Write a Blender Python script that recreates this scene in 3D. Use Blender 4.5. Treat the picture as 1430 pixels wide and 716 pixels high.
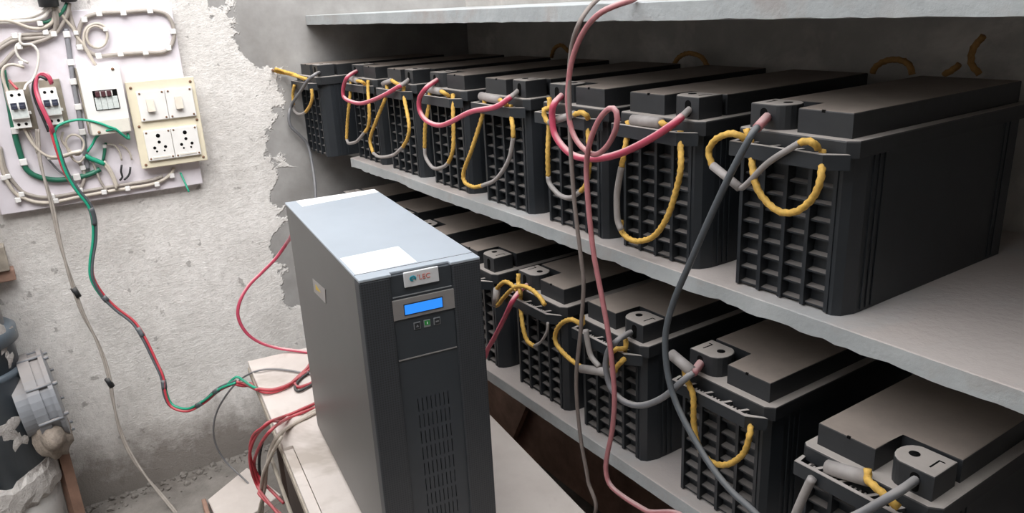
import bpy, bmesh, math, random
from mathutils import Vector, Matrix
random.seed(7)
for o in list(bpy.data.objects): bpy.data.objects.remove(o)
S = bpy.context.scene
C = S.collection

# ------------------------------------------------------------------ camera
MID = 0.93                     # height of the middle shelf's top above the floor
FPX = 1075.16
CAM = Vector((2.00533, -0.81754, MID + 0.40002))
FW = Vector((-0.79843065, 0.51363689, -0.31414271))
RT = Vector((0.55386443, 0.83118177, -0.04869353))
UP = Vector((-0.2360989, 0.21287088, 0.9481262))
cam = bpy.data.cameras.new('camera'); co = bpy.data.objects.new('camera', cam); C.objects.link(co)
cam.sensor_width = 36; cam.lens = FPX * 36 / 1430; cam.clip_start = 0.02
m = Matrix((RT, UP, -FW)).transposed().to_4x4(); m.translation = CAM
co.matrix_world = m
S.camera = co

# ------------------------------------------------------------------ light and exposure
S.view_settings.view_transform = 'Standard'; S.view_settings.look = 'None'
S.view_settings.gamma = 1; S.view_settings.use_curve_mapping = False
S.view_settings.exposure = 0.5
wd = bpy.data.worlds.new('sky'); S.world = wd; wd.use_nodes = True
bg = wd.node_tree.nodes['Background']
bg.inputs[0].default_value = (0.95, 0.97, 1.0, 1); bg.inputs[1].default_value = 2.6
sl = bpy.data.lights.new('hazy_sun', 'SUN'); sl.energy = 2.2; sl.angle = math.radians(40); sl.color = (1, 0.975, 0.95)
so = bpy.data.objects.new('hazy_sun', sl); C.objects.link(so); so.location = (1.5, -2.5, 4)
so.rotation_euler = Vector((-0.62, 0.22, -0.75)).to_track_quat('-Z', 'Y').to_euler()

# ------------------------------------------------------------------ helpers
def ray(px, py): return FW * FPX + RT * (px - 715) + UP * (358 - py)
def at(px, py, ax, v):
    """photo pixel -> point on the plane where coordinate ax has the value v"""
    d = ray(px, py); return CAM + d * ((v - CAM[ax]) / d[ax])
def wx(px, py, x=-0.262): return at(px, py, 0, x)
def fy(px, py, y=-0.035): return at(px, py, 1, y)
def hz(px, py, z): return at(px, py, 2, z)

class MB:
    def __init__(s): s.v = []; s.f = []; s.sm = []
    def add(s, vs, fs, smooth=False):
        n = len(s.v); s.v += [tuple(x) for x in vs]
        for f in fs: s.f.append(tuple(i + n for i in f)); s.sm.append(smooth)
        return s
    def box(s, a, b):
        x0, x1 = sorted((a[0], b[0])); y0, y1 = sorted((a[1], b[1])); z0, z1 = sorted((a[2], b[2]))
        return s.add([(x0,y0,z0),(x1,y0,z0),(x1,y1,z0),(x0,y1,z0),(x0,y0,z1),(x1,y0,z1),(x1,y1,z1),(x0,y1,z1)],
              [(0,3,2,1),(4,5,6,7),(0,1,5,4),(1,2,6,5),(2,3,7,6),(3,0,4,7)])
    def bbox(s, a, b, r=0.003, seg=2):
        """bevelled box"""
        bm = bmesh.new(); bmesh.ops.create_cube(bm, size=1)
        for v in bm.verts:
            v.co = Vector([(a[i] + b[i]) / 2 + v.co[i] * abs(b[i] - a[i]) for i in range(3)])
        bmesh.ops.bevel(bm, geom=bm.edges[:], offset=r, segments=seg, profile=0.5, affect='EDGES', clamp_overlap=True)
        return s.bm(bm)
    def bm(s, bm, smooth=False):
        bm.verts.index_update()
        s.add([v.co for v in bm.verts], [[v.index for v in f.verts] for f in bm.faces], smooth); bm.free(); return s
    def prism(s, poly, z0, z1, bev=0, axis=2, seg=2):
        """polygon (ccw) extruded; axis 2: poly=(x,y); axis 0: poly=(y,z); axis 1: poly=(x,z)"""
        def P(p, t):
            return (p[0], p[1], t) if axis == 2 else (t, p[0], p[1]) if axis == 0 else (p[0], t, p[1])
        n = len(poly); bm = bmesh.new()
        lo = [bm.verts.new(P(p, z0)) for p in poly]; hi = [bm.verts.new(P(p, z1)) for p in poly]
        bm.faces.new(lo[::-1]); top = bm.faces.new(hi)
        for i in range(n): bm.faces.new((lo[i], lo[(i+1) % n], hi[(i+1) % n], hi[i]))
        if axis == 1: bmesh.ops.reverse_faces(bm, faces=bm.faces[:])
        if bev: bmesh.ops.bevel(bm, geom=list(top.edges), offset=bev, segments=seg, profile=0.5, affect='EDGES', clamp_overlap=True)
        return s.bm(bm)
    def tube(s, pts, r, n=8, lobes=0, twist=0, cap=True, flat=1.0):
        pts = [Vector(p) for p in pts]
        vs, fs = [], []; L = 0
        t0 = (pts[1] - pts[0]).normalized()
        nn = t0.orthogonal().normalized()
        for i, p in enumerate(pts):
            t = (pts[min(i+1, len(pts)-1)] - pts[max(i-1, 0)]).normalized()
            nn = (nn - t * nn.dot(t)).normalized(); bb = t.cross(nn)
            if i: L += (p - pts[i-1]).length
            rr = r[i] if isinstance(r, list) else r
            for k in range(n):
                a = 2 * math.pi * k / n
                q = rr * (1 + 0.17 * math.cos(lobes * (a - twist * L))) if lobes else rr
                vs.append(p + nn * (math.cos(a) * q) + bb * (math.sin(a) * q * flat))
        for i in range(len(pts) - 1):
            for k in range(n):
                a = i*n + k; b = i*n + (k+1) % n
                fs.append((a, b, b + n, a + n))
        if cap: fs.append(tuple(range(n-1, -1, -1))); fs.append(tuple(range((len(pts)-1)*n, len(pts)*n)))
        return s.add(vs, fs, True)
    def cyl(s, a, b, r, n=20, r2=None):
        return s.tube([a, b], [r, r if r2 is None else r2], n)
    def lathe(s, prof, o=(0,0,0), axis=(0,0,1), n=40):
        """profile [(r, h)] spun about axis at o"""
        ax = Vector(axis).normalized(); e = ax.orthogonal().normalized(); g = ax.cross(e); o = Vector(o)
        vs, fs = [], []
        for r, h in prof:
            for k in range(n):
                a = 2*math.pi*k/n; vs.append(o + ax*h + e*(r*math.cos(a)) + g*(r*math.sin(a)))
        for i in range(len(prof)-1):
            for k in range(n): fs.append((i*n+k, i*n+(k+1) % n, (i+1)*n+(k+1) % n, (i+1)*n+k))
        fs.append(tuple(range(n-1, -1, -1))); fs.append(tuple(range((len(prof)-1)*n, len(prof)*n)))
        return s.add(vs, fs, True)
    def mesh(s, name, mat):
        me = bpy.data.meshes.new(name); me.from_pydata(s.v, [], s.f)
        me.polygons.foreach_set('use_smooth', s.sm); me.materials.append(M[mat]); me.update(); return me
    def build(s, name, mat, parent=None, world=True):
        """world: vertices are world coordinates; moved into the parent's frame"""
        me = s.mesh(name, mat)
        o = bpy.data.objects.new(name, me); C.objects.link(o)
        if parent:
            o.parent = parent
            if world: me.transform(world_of(parent).inverted())
        return o
def world_of(o):
    return (world_of(o.parent) if o.parent else Matrix()) @ o.matrix_basis
def recentre(o):
    """give a single-mesh thing an origin at its base"""
    vs = o.data.vertices; c = Vector((sum(v.co.x for v in vs), sum(v.co.y for v in vs), 0)) / len(vs)
    c.z = min(v.co.z for v in vs); o.data.transform(Matrix.Translation(-c)); o.location = c
def tag(o, label, cat, group=None):
    o['label'] = label; o['category'] = cat
    if group: o['group'] = group
    if o.type == 'MESH' and o.location.length == 0: recentre(o)
    return o
def struct(o, label=None):
    o['kind'] = 'structure'
    if label: o['label'] = label
    return o
def thing(name, loc, label, cat, group=None, rz=0):
    o = bpy.data.objects.new(name, None); C.objects.link(o); o.empty_display_size = 0.03
    o.location = loc; o.rotation_euler.z = rz; o['label'] = label; o['category'] = cat
    if group: o['group'] = group
    return o
def smooth(pts, step=0.008):
    """Catmull-Rom through the points, sampled about every step metres"""
    pts = [Vector(p) for p in pts]
    if len(pts) < 3:
        return pts
    q = [pts[0]*2 - pts[1]] + pts + [pts[-1]*2 - pts[-2]]; out = []
    for i in range(1, len(q) - 2):
        a, b, c, d = q[i-1:i+3]; n = max(2, int((c - b).length / step))
        for k in range(n):
            t = k / n
            out.append(0.5 * ((2*b) + (c-a)*t + (2*a - 5*b + 4*c - d)*t*t + (3*b - a - 3*c + d)*t**3))
    out.append(pts[-1]); return out

# ------------------------------------------------------------------ materials
M = {}
def newmat(name):
    m = bpy.data.materials.new(name); m.use_nodes = True; nt = m.node_tree
    M[name] = m; return m, nt, nt.nodes['Principled BSDF']
def N(nt, t, **kw):
    n = nt.nodes.new(t)
    for k, v in kw.items(): setattr(n, k, v)
    return n
def noise(nt, scale, detail=4, rough=0.6, vec=None, dist=0):
    n = N(nt, 'ShaderNodeTexNoise'); n.inputs['Scale'].default_value = scale
    n.inputs['Detail'].default_value = detail; n.inputs['Roughness'].default_value = rough; n.inputs['Distortion'].default_value = dist
    nt.links.new(vec if vec else geo(nt), n.inputs['Vector']); return n.outputs['Fac']
def geo(nt):
    for n in nt.nodes:
        if n.type == 'NEW_GEOMETRY': return n.outputs['Position']
    return N(nt, 'ShaderNodeNewGeometry').outputs['Position']
def ramp(nt, fac, stops):
    r = N(nt, 'ShaderNodeValToRGB'); e = r.color_ramp.elements
    while len(e) < len(stops): e.new(0.5)
    for k, (p, c) in enumerate(stops):
        e[k].position = p; e[k].color = (*c, 1) if not isinstance(c, (int, float)) else (c, c, c, 1)
    nt.links.new(fac, r.inputs[0]); return r.outputs[0]
def mix(nt, fac, a, b, mode='MIX'):
    n = N(nt, 'ShaderNodeMix', data_type='RGBA', blend_type=mode)
    for s, v in ((n.inputs[0], fac), (n.inputs[6], a), (n.inputs[7], b)):
        if hasattr(v, 'links') or hasattr(v, 'is_linked'): nt.links.new(v, s)
        else: s.default_value = v if isinstance(v, (int, float)) else (*v, 1)
    return n.outputs[2]
def math_(nt, op, a, b=0.0, clamp=False):
    n = N(nt, 'ShaderNodeMath', operation=op, use_clamp=clamp)
    for s, v in ((n.inputs[0], a), (n.inputs[1], b)):
        if hasattr(v, 'is_linked'): nt.links.new(v, s)
        else: s.default_value = v
    return n.outputs[0]
def bump(nt, bs, h, strength=0.3, dist=0.01):
    b = N(nt, 'ShaderNodeBump'); b.inputs['Strength'].default_value = strength; b.inputs['Distance'].default_value = dist
    nt.links.new(h, b.inputs['Height']); nt.links.new(b.outputs[0], bs.inputs['Normal'])
def plain(name, col, rough=0.5, metal=0, var=0.12, scale=30, dust=None, damt=0.8, bmp=0, spec=0.5):
    m, nt, bs = newmat(name)
    bs.inputs['Roughness'].default_value = rough; bs.inputs['Metallic'].default_value = metal
    bs.inputs['Specular IOR Level'].default_value = spec
    n = noise(nt, scale)
    c = ramp(nt, n, [(0.25, tuple(x*(1-var) for x in col)), (0.75, tuple(min(1, x*(1+var)) for x in col))])
    if dust:
        g = [x for x in nt.nodes if x.type == 'NEW_GEOMETRY'][0]
        sp = N(nt, 'ShaderNodeSeparateXYZ'); nt.links.new(g.outputs['Normal'], sp.inputs[0])
        up = ramp(nt, sp.outputs[2], [(0.35, 0.0), (0.8, 1.0)])
        n2 = noise(nt, 14, 5, 0.65)
        amt = math_(nt, 'MULTIPLY', up, ramp(nt, n2, [(0.2, damt*0.72), (0.7, damt)]))
        c = mix(nt, amt, c, dust)
        r = ramp(nt, amt, [(0, rough), (0.6, 0.95)]); nt.links.new(r, bs.inputs['Roughness'])
    nt.links.new(c, bs.inputs['Base Color'])
    if bmp: bump(nt, bs, noise(nt, scale*4, 3), bmp, 0.004)
    return m
DUST = (0.285, 0.235, 0.20)
plain('battery_case', (0.021, 0.0245, 0.029), 0.42, dust=(0.30, 0.265, 0.24), damt=0.62)
plain('battery_lid', (0.026, 0.028, 0.031), 0.5, dust=DUST, damt=0.95, scale=60)
plain('battery_bar', (0.021, 0.0245, 0.029), 0.42, dust=(0.46, 0.415, 0.38), damt=0.95)
plain('battery_rim', (0.026, 0.028, 0.031), 0.5, dust=(0.42, 0.375, 0.34), damt=0.95, scale=60)
plain('black_void', (0.004, 0.004, 0.004), 0.9, spec=0.1)
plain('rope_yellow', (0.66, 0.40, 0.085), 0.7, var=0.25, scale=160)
plain('rope_dark', (0.36, 0.19, 0.06), 0.8, var=0.25, scale=120)  # darker rope colour for the arcs behind the batteries
plain('sleeve_grey', (0.34, 0.31, 0.295), 0.6, scale=80)
plain('cable_pink', (0.50, 0.065, 0.115), 0.38, scale=60, dust=(0.72, 0.50, 0.49), damt=0.9)
plain('cable_rose', (0.42, 0.16, 0.17), 0.4, scale=60, dust=(0.6, 0.45, 0.43), damt=0.7)
plain('cable_red', (0.50, 0.05, 0.07), 0.4, dust=(0.5, 0.25, 0.24), damt=0.6)
plain('cable_grey', (0.17, 0.17, 0.18), 0.45, scale=60, dust=(0.4, 0.37, 0.35), damt=0.7)
plain('cable_taupe', (0.19, 0.155, 0.14), 0.5, scale=60, dust=(0.36, 0.31, 0.28), damt=0.7)
plain('cable_slate', (0.085, 0.095, 0.105), 0.42, scale=60, dust=(0.3, 0.29, 0.28), damt=0.5)
plain('cable_black', (0.02, 0.02, 0.022), 0.5, dust=(0.2, 0.19, 0.18), damt=0.5)
plain('cable_cream', (0.55, 0.49, 0.42), 0.5, scale=60)
plain('cable_white', (0.72, 0.68, 0.63), 0.45, scale=60)
plain('cable_dusty', (0.36, 0.32, 0.285), 0.6, scale=60)
plain('cable_teal', (0.02, 0.33, 0.20), 0.4, scale=60)
plain('cable_green', (0.02, 0.14, 0.085), 0.45, scale=60)
plain('clip_white', (0.80, 0.78, 0.76), 0.45)
plain('plastic_white', (0.82, 0.80, 0.77), 0.4, var=0.04)
plain('plastic_cream', (0.76, 0.69, 0.53), 0.42, var=0.05)
plain('plastic_ivory', (0.74, 0.70, 0.62), 0.42, var=0.05)
plain('switch_beige', (0.60, 0.53, 0.45), 0.4)
plain('toggle_navy', (0.035, 0.04, 0.065), 0.4)
plain('toggle_maroon', (0.08, 0.03, 0.035), 0.4)
plain('mcb_white', (0.80, 0.79, 0.76), 0.4, var=0.04)
plain('mcb_label', (0.62, 0.66, 0.64), 0.5, var=0.15, scale=160)
plain('din_metal', (0.33, 0.29, 0.23), 0.5, 0.2, var=0.3)
plain('conduit_black', (0.025, 0.027, 0.03), 0.5)
plain('strip_grey', (0.25, 0.25, 0.27), 0.55)
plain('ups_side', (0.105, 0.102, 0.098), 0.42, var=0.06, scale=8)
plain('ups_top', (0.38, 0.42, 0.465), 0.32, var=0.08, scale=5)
plain('ups_front', (0.037, 0.043, 0.050), 0.45, var=0.06)
plain('ups_silver', (0.33, 0.31, 0.30), 0.35, 0.35, var=0.06)
plain('paper', (0.86, 0.86, 0.86), 0.55, var=0.02)
plain('badge_silver', (0.70, 0.70, 0.71), 0.3, 0.1, var=0.02)
plain('ink_teal', (0.01, 0.28, 0.36), 0.5)
plain('ink_red', (0.60, 0.16, 0.12), 0.5)
plain('ink_yellow', (0.62, 0.42, 0.05), 0.5)
plain('button_black', (0.03, 0.032, 0.036), 0.35)
plain('button_line', (0.26, 0.27, 0.28), 0.4)
plain('button_green', (0.03, 0.30, 0.06), 0.4)
plain('pvc_blue_grey', (0.085, 0.105, 0.125), 0.35, var=0.2, scale=12)
plain('pvc_grey', (0.24, 0.25, 0.27), 0.4, var=0.12, scale=20, dust=DUST, damt=0.6)
plain('wood_red', (0.17, 0.095, 0.065), 0.8, var=0.35, scale=18)
plain('mud', (0.24, 0.20, 0.165), 0.95, var=0.35, scale=40, bmp=0.6)
plain('wood_brown', (0.33, 0.20, 0.15), 0.75, var=0.35, scale=18)
plain('wood_dark', (0.055, 0.036, 0.028), 0.8, var=0.3, scale=10)
plain('wood_edge', (0.40, 0.35, 0.29), 0.8, var=0.25, scale=40)
plain('rust', (0.22, 0.12, 0.07), 0.8, var=0.3)
m, nt, bs = newmat('lcd_blue')
bs.inputs['Base Color'].default_value = (0.02, 0.14, 0.5, 1); bs.inputs['Roughness'].default_value = 0.2
bs.inputs['Emission Color'].default_value = (0.03, 0.27, 1.0, 1); bs.inputs['Emission Strength'].default_value = 0.62

# perforated bezel of the power unit: fine dimples
m, nt, bs = newmat('ups_perforated')
tc = N(nt, 'ShaderNodeTexCoord'); vo = N(nt, 'ShaderNodeTexVoronoi'); vo.inputs['Scale'].default_value = 260; vo.inputs['Randomness'].default_value = 0.0
nt.links.new(tc.outputs['Object'], vo.inputs['Vector'])
c = ramp(nt, vo.outputs['Distance'], [(0.25, (0.024, 0.026, 0.030)), (0.45, (0.043, 0.047, 0.053))])
nt.links.new(c, bs.inputs['Base Color']); bs.inputs['Roughness'].default_value = 0.5

# lavender-white switchboard ply
m, nt, bs = newmat('board_lavender')
c = ramp(nt, noise(nt, 7, 5), [(0.3, (0.72, 0.67, 0.71)), (0.7, (0.82, 0.77, 0.82))])
g2 = ramp(nt, noise(nt, 3, 6, 0.7), [(0.5, 0.0), (0.75, 0.55)])
nt.links.new(mix(nt, g2, c, (0.42, 0.36, 0.35)), bs.inputs['Base Color']); bs.inputs['Roughness'].default_value = 0.5

# end wall: rough pale lime render with a smooth grey cement patch along the shelves
m, nt, bs = newmat('wall_render')
pos = geo(nt); sp = N(nt, 'ShaderNodeSeparateXYZ'); nt.links.new(pos, sp.inputs[0])
base = ramp(nt, noise(nt, 5, 6, 0.65), [(0.3, (0.62, 0.59, 0.56)), (0.7, (0.84, 0.81, 0.78))])
spots = ramp(nt, noise(nt, 30, 3, 0.55), [(0.285, 1.0), (0.33, 0.0)])
mot = ramp(nt, noise(nt, 70, 5, 0.7), [(0.35, 1.0), (0.55, 0.0)]); base = mix(nt, math_(nt, 'MULTIPLY', mot, 0.28), base, (0.36, 0.34, 0.32))
base = mix(nt, math_(nt, 'MULTIPLY', spots, 0.55), base, (0.20, 0.185, 0.17))
edge = noise(nt, 7.5, 5, 0.62)
# cement patch where y + noise passes a limit that wanders with height
lim = math_(nt, 'ADD', sp.outputs[1], math_(nt, 'MULTIPLY', math_(nt, 'SUBTRACT', edge, 0.5), 0.62))
up_ = math_(nt, 'MULTIPLY', math_(nt, 'SUBTRACT', sp.outputs[2], MID + 0.27), 0.9)
up_ = math_(nt, 'MAXIMUM', up_, 0.0)
low = math_(nt, 'MULTIPLY', math_(nt, 'MAXIMUM', math_(nt, 'SUBTRACT', MID - 0.22, sp.outputs[2]), 0.0), 2.5)
low2 = math_(nt, 'MULTIPLY', math_(nt, 'MAXIMUM', math_(nt, 'SUBTRACT', MID - 0.50, sp.outputs[2]), 0.0), 2.0)
lim = math_(nt, 'SUBTRACT', math_(nt, 'SUBTRACT', math_(nt, 'ADD', lim, up_), math_(nt, 'MULTIPLY', low, 0.18)), low2)
patch = ramp(nt, math_(nt, 'ADD', lim, 0.62), [(0.475, 0.0), (0.49, 1.0)])
for (pa, pb, rad) in ((412, 330, 0.055), (414, 405, 0.05), (402, 190, 0.06), (424, 270, 0.075), (378, 45, 0.09)):
    pv = wx(pa, pb, -0.292); dn = N(nt, 'ShaderNodeVectorMath', operation='DISTANCE'); nt.links.new(pos, dn.inputs[0]); dn.inputs[1].default_value = pv
    dd = math_(nt, 'ADD', dn.outputs['Value'], math_(nt, 'MULTIPLY', math_(nt, 'SUBTRACT', edge, 0.5), 0.28))
    patch = math_(nt, 'MAXIMUM', patch, math_(nt, 'MULTIPLY', math_(nt, 'SUBTRACT', rad, dd), 120.0, True))
cem = ramp(nt, noise(nt, 9, 5, 0.6), [(0.3, (0.25, 0.24, 0.23)), (0.7, (0.38, 0.37, 0.36))])
col = mix(nt, patch, base, cem)
damp = math_(nt, 'MULTIPLY', math_(nt, 'SUBTRACT', math_(nt, 'ADD', 0.05, math_(nt, 'MULTIPLY', noise(nt, 7, 6, 0.75), 0.34)), sp.outputs[2]), 7.0, True)
col = mix(nt, math_(nt, 'MULTIPLY', damp, 0.9), col, (0.20, 0.175, 0.155))
nt.links.new(col, bs.inputs['Base Color']); bs.inputs['Roughness'].default_value = 0.9
mp = N(nt, 'ShaderNodeMapping'); mp.inputs['Scale'].default_value = (1, 0.5, 1); nt.links.new(pos, mp.inputs[0])
h1 = noise(nt, 48, 8, 0.78, mp.outputs[0]); h2 = noise(nt, 210, 4, 0.6)
hh = math_(nt, 'ADD', h1, math_(nt, 'MULTIPLY', h2, 0.5))
bump(nt, bs, math_(nt, 'MULTIPLY', hh, math_(nt, 'SUBTRACT', 1.1, patch)), 0.7, 0.005)

def cement(name, lo, hi, scale=8, stain=None, bm=0.4, rough=0.9, dust=None):
    m, nt, bs = newmat(name)
    c = ramp(nt, noise(nt, scale, 6, 0.65), [(0.3, lo), (0.7, hi)])
    if stain:
        s = ramp(nt, noise(nt, scale*0.6, 5, 0.7, dist=0.4), [(0.52, 0.0), (0.66, 0.8)]); c = mix(nt, s, c, stain)
    if dust:
        g = [x for x in nt.nodes if x.type == 'NEW_GEOMETRY'][0]
        sp = N(nt, 'ShaderNodeSeparateXYZ'); nt.links.new(g.outputs['Normal'], sp.inputs[0])
        wipe = ramp(nt, noise(nt, 3.2, 5, 0.6, dist=0.8), [(0.50, 0.88), (0.66, 0.25)])
        c = mix(nt, math_(nt, 'MULTIPLY', ramp(nt, sp.outputs[2], [(0.4, 0.0), (0.8, 1.0)]), wipe), c, dust)
    nt.links.new(c, bs.inputs['Base Color']); bs.inputs['Roughness'].default_value = rough
    bump(nt, bs, noise(nt, scale*9, 5, 0.65), bm, 0.006)
cement('slab_stone', (0.33, 0.345, 0.35), (0.47, 0.49, 0.49), 9, (0.36, 0.32, 0.30), 0.25)
cement('slab_dusty', (0.33, 0.345, 0.35), (0.46, 0.475, 0.475), 9, (0.36, 0.33, 0.31), 0.25, dust=(0.47, 0.41, 0.38))
cement('back_wall', (0.36, 0.345, 0.325), (0.50, 0.48, 0.455), 6, (0.64, 0.60, 0.56), 0.5)
cement('floor_cement', (0.15, 0.135, 0.12), (0.29, 0.265, 0.24), 7, (0.10, 0.085, 0.072), 0.8)
cement('bench_laminate', (0.60, 0.53, 0.485), (0.74, 0.67, 0.62), 5, (0.42, 0.36, 0.31), 0.08, 0.55)
cement('cement_splash', (0.38, 0.35, 0.33), (0.58, 0.55, 0.52), 25, (0.25, 0.22, 0.20), 0.9)
cement('pvc_paint', (0.50, 0.49, 0.475), (0.64, 0.62, 0.60), 10, (0.12, 0.14, 0.16), 0.2, 0.5)

# ------------------------------------------------------------------ the setting
X0, YB = -0.292, 0.53
fl = MB().box((-1.2, -4.0, -0.06), (4.2, 0.7, 0)).build('floor', 'floor_cement'); struct(fl, 'rough grey cement floor')
w = MB().box((X0 - 0.12, -4.0, 0), (X0, YB + 0.12, 2.6)).build('wall_left', 'wall_render'); struct(w, 'rough pale rendered wall carrying the switchboard')
w = MB().box((X0, YB, 0), (4.2, YB + 0.12, 2.6)).build('wall_back', 'back_wall'); struct(w, 'bare grey cement wall behind the battery shelves')

w = MB().box((4.08, -2.6, 0), (4.2, YB, 2.6)).build('light_block_wall_right', 'back_wall'); struct(w, 'unseen cement wall added behind the viewer to block light')  # out of view, added to keep light from coming in behind the viewer
w = MB().box((X0, -2.72, 0), (4.2, -2.6, 2.6)).build('light_block_wall_front', 'back_wall'); struct(w, 'unseen cement wall added opposite the shelves to block low sky light')  # out of view, added to cut off the bright horizon facing the shelves
w = MB().box((2.1, -2.72, 2.6), (4.2, YB + 0.12, 2.72)).build('light_block_roof', 'back_wall'); struct(w, 'unseen roof slab added to block sky light, open over the wiring board')  # out of view, added so daylight falls mostly from the upper left

def slab(name, x0, x1, y0, y1, z0, z1, mat, label, rag=0.004, notch=None):
    """stone slab with a chipped front edge"""
    n = 150; vs = []; fs = []
    r = random.Random(name)
    drop = 0.0
    for i in range(n + 1):
        x = x0 + (x1 - x0) * i / n
        drop = drop * 0.7 + r.uniform(-1, 1) * rag * 0.7
        chip = max(0, r.gauss(0, 1) - 1.5) * rag
        yf = (notch[1] if notch and x < notch[0] else y0) + abs(drop) * 0.2; zb = z0 + abs(drop) + chip
        vs += [(x, yf, z1 - 0.0012), (x, yf + 0.0015, z1), (x, y1, z1), (x, y1, z0), (x, yf + 0.012, z0), (x, yf, zb)]
    for i in range(n):
        a, b = i*6, i*6 + 6
        for k in range(6): fs.append((a + k, a + (k+1) % 6, b + (k+1) % 6, b + k))
    fs.append((5, 4, 3, 2, 1, 0)); e = n*6; fs.append((e, e+1, e+2, e+3, e+4, e+5))
    m = MB().add(vs, [f[::-1] for f in fs])
    o = m.build(name, mat)
    return o
o = slab('stone_shelf', X0 + 0.001, 2.3, -0.0141, YB - 0.001, MID + 0.3636, MID + 0.3900, 'slab_stone', '', 0.0018)
tag(o, 'uppermost pale stone shelf slab above the upper batteries', 'shelf', 'stone shelves')
o = slab('stone_shelf', X0 + 0.001, 2.3, -0.0141, YB - 0.001, MID - 0.0265, MID, 'slab_dusty', '', 0.004, (-0.08, 0.05))
tag(o, 'middle grey stone shelf slab carrying the upper row of batteries', 'shelf', 'stone shelves')
LOW = MID - 0.3747
o = slab('stone_shelf', X0 + 0.001, 2.3, -0.0367, YB - 0.001, LOW - 0.0265, LOW, 'slab_dusty', '', 0.001)
tag(o, 'lowest stone shelf slab carrying the lower row of batteries', 'shelf', 'stone shelves')

# ------------------------------------------------------------------ batteries
W, D, HR, HB = 0.175, 0.425, 0.2261, 0.0306
def case_mesh():
    b = MB()
    poly = [(0.005, 0.024), (0.149, 0.024), (0.149, 0.010), (0.156, 0.0095), (0.165, 0.017), (0.171, 0.036), (0.171, 0.40), (0.160, 0.42), (0.016, 0.42), (0.005, 0.40)]
    b.prism(poly, 0, HR - 0.021)
    for y in (0.046, 0.057, 0.068, 0.36, 0.372):
        b.box((0.1705, y, 0.004), (0.1728, y + 0.005, HR - 0.022)); b.box((0.0032, y, 0.004), (0.0055, y + 0.005, HR - 0.022))
    return b.mesh('case', 'battery_case')
def ribs_mesh():
    b = MB(); x0, x1, top = 0.002, 0.1495, HR - 0.036
    n = 4; p = (x1 - 0.005 - x0) / n
    for i in range(n + 1): b.box((x0 + i*p, 0.0085, 0.002), (x0 + i*p + 0.0055, 0.0245, top))
    rows = 8
    for i in range(n):
        for j in range(rows):
            z = 0.004 + j * (top - 0.010) / rows
            xa, xb = x0 + i*p + 0.0055, x0 + (i+1)*p
            # ledge with a sloping top, as moulded
            b.add([(xa, 0.0125, z), (xb, 0.0125, z), (xb, 0.0245, z), (xa, 0.0245, z), (xa, 0.0125, z + 0.0025), (xb, 0.0125, z + 0.0025), (xb, 0.0245, z + 0.0040), (xa, 0.0245, z + 0.0040)],
                  [(0,3,2,1),(4,5,6,7),(0,1,5,4),(1,2,6,5),(2,3,7,6),(3,0,4,7)])
    return b.mesh('ribbed_front', 'battery_case')
def lid_mesh():
    c = 0.006
    poly = [(c, 0), (W - 0.012, 0), (W, 0.010), (W, D - c), (W - c, D), (c, D), (0, D - c), (0, c)]
    return MB().prism(poly, HR - 0.021, HR, 0.0025).mesh('lid', 'battery_rim')
def bar_mesh():
    b = MB(); zt, zb = HR - 0.0155, HR - 0.035
    out = [(0.002, 0.0005), (0.004, -0.019), (0.146, -0.019), (0.170, 0.0005)]
    inn = [(0.164, 0.0005), (0.143, -0.0145), (0.009, -0.0145), (0.007, 0.0005)]
    b.prism(out + inn, zb, zt, 0.0008, seg=1)
    for x, s in ((0.028, 0.006), (0.062, 0.006), (0.097, 0.006), (0.128, 0.006)):
        b.prism([(x, -0.0145), (x + 0.005, -0.0145), (x + 0.005 + s, 0.0005), (x + s, 0.0005)], zt - 0.008, zt - 0.0005)
    for k in range(20):                                  # small moulded studs in the cells
        x = 0.016 + k * 0.0063
        b.box((x, -0.007, zt - 0.014), (x + 0.0026, -0.0035, zt - 0.005))
    b.box((0.006, -0.0145, zb), (0.146, 0.0005, zb + 0.004))
    return b.mesh('handle_bar', 'battery_bar')
def cover_mesh(right):
    x0, x1, y0, y1, nx, ny = 0.013, 0.161, 0.013, 0.412, 0.072, 0.068
    if right: poly = [(x0, y0), (x1 - nx, y0), (x1 - nx, ny), (x1, ny), (x1, y1), (x0, y1)]
    else: poly = [(x0, ny), (x0 + nx, ny), (x0 + nx, y0), (x1, y0), (x1, y1), (x0, y1)]
    b = MB().prism(poly, HR - 0.001, HR + HB, 0.0018)
    return b.mesh('top_cover', 'battery_lid')
def nick_mesh(right):
    x = 0.052 if right else 0.118
    return MB().box((x, 0.0125, HR + HB - 0.003), (x + 0.0045, 0.0145, HR + HB + 0.0003)).mesh('lid_nick', 'black_void')
def tx(right, u):                                       # u measured from the outer side of the terminal corner
    return 0.1605 - u if right else 0.0135 + u
def term_mesh(right):
    pts = [(0, 0.010), (0.040, 0.010)]
    for k in range(1, 9):
        a = -math.pi/2 + math.pi * k / 9
        pts.append((0.038 + 0.0185*math.cos(a), 0.034 + 0.024*math.sin(a)))
    pts += [(0.040, 0.058), (0, 0.058)]
    poly = [(tx(right, u), y) for u, y in pts]
    if right: poly = poly[::-1]
    return MB().prism(poly, HR - 0.001, HR + HB + 0.0015, 0.0018).mesh('terminal_cover', 'battery_rim')
def slot_mesh(right):
    c = tx(right, 0.021); pts = []
    for k in range(16):
        a = 2*math.pi*k/16; pts.append((c + 0.0058*math.cos(a), HR + 0.0165 + 0.0058*math.sin(a) + (0.0045 if math.sin(a) >= 0 else -0.0085)))
    return MB().prism(pts, 0.0096, 0.014, axis=1).mesh('cable_slot', 'black_void')
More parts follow.
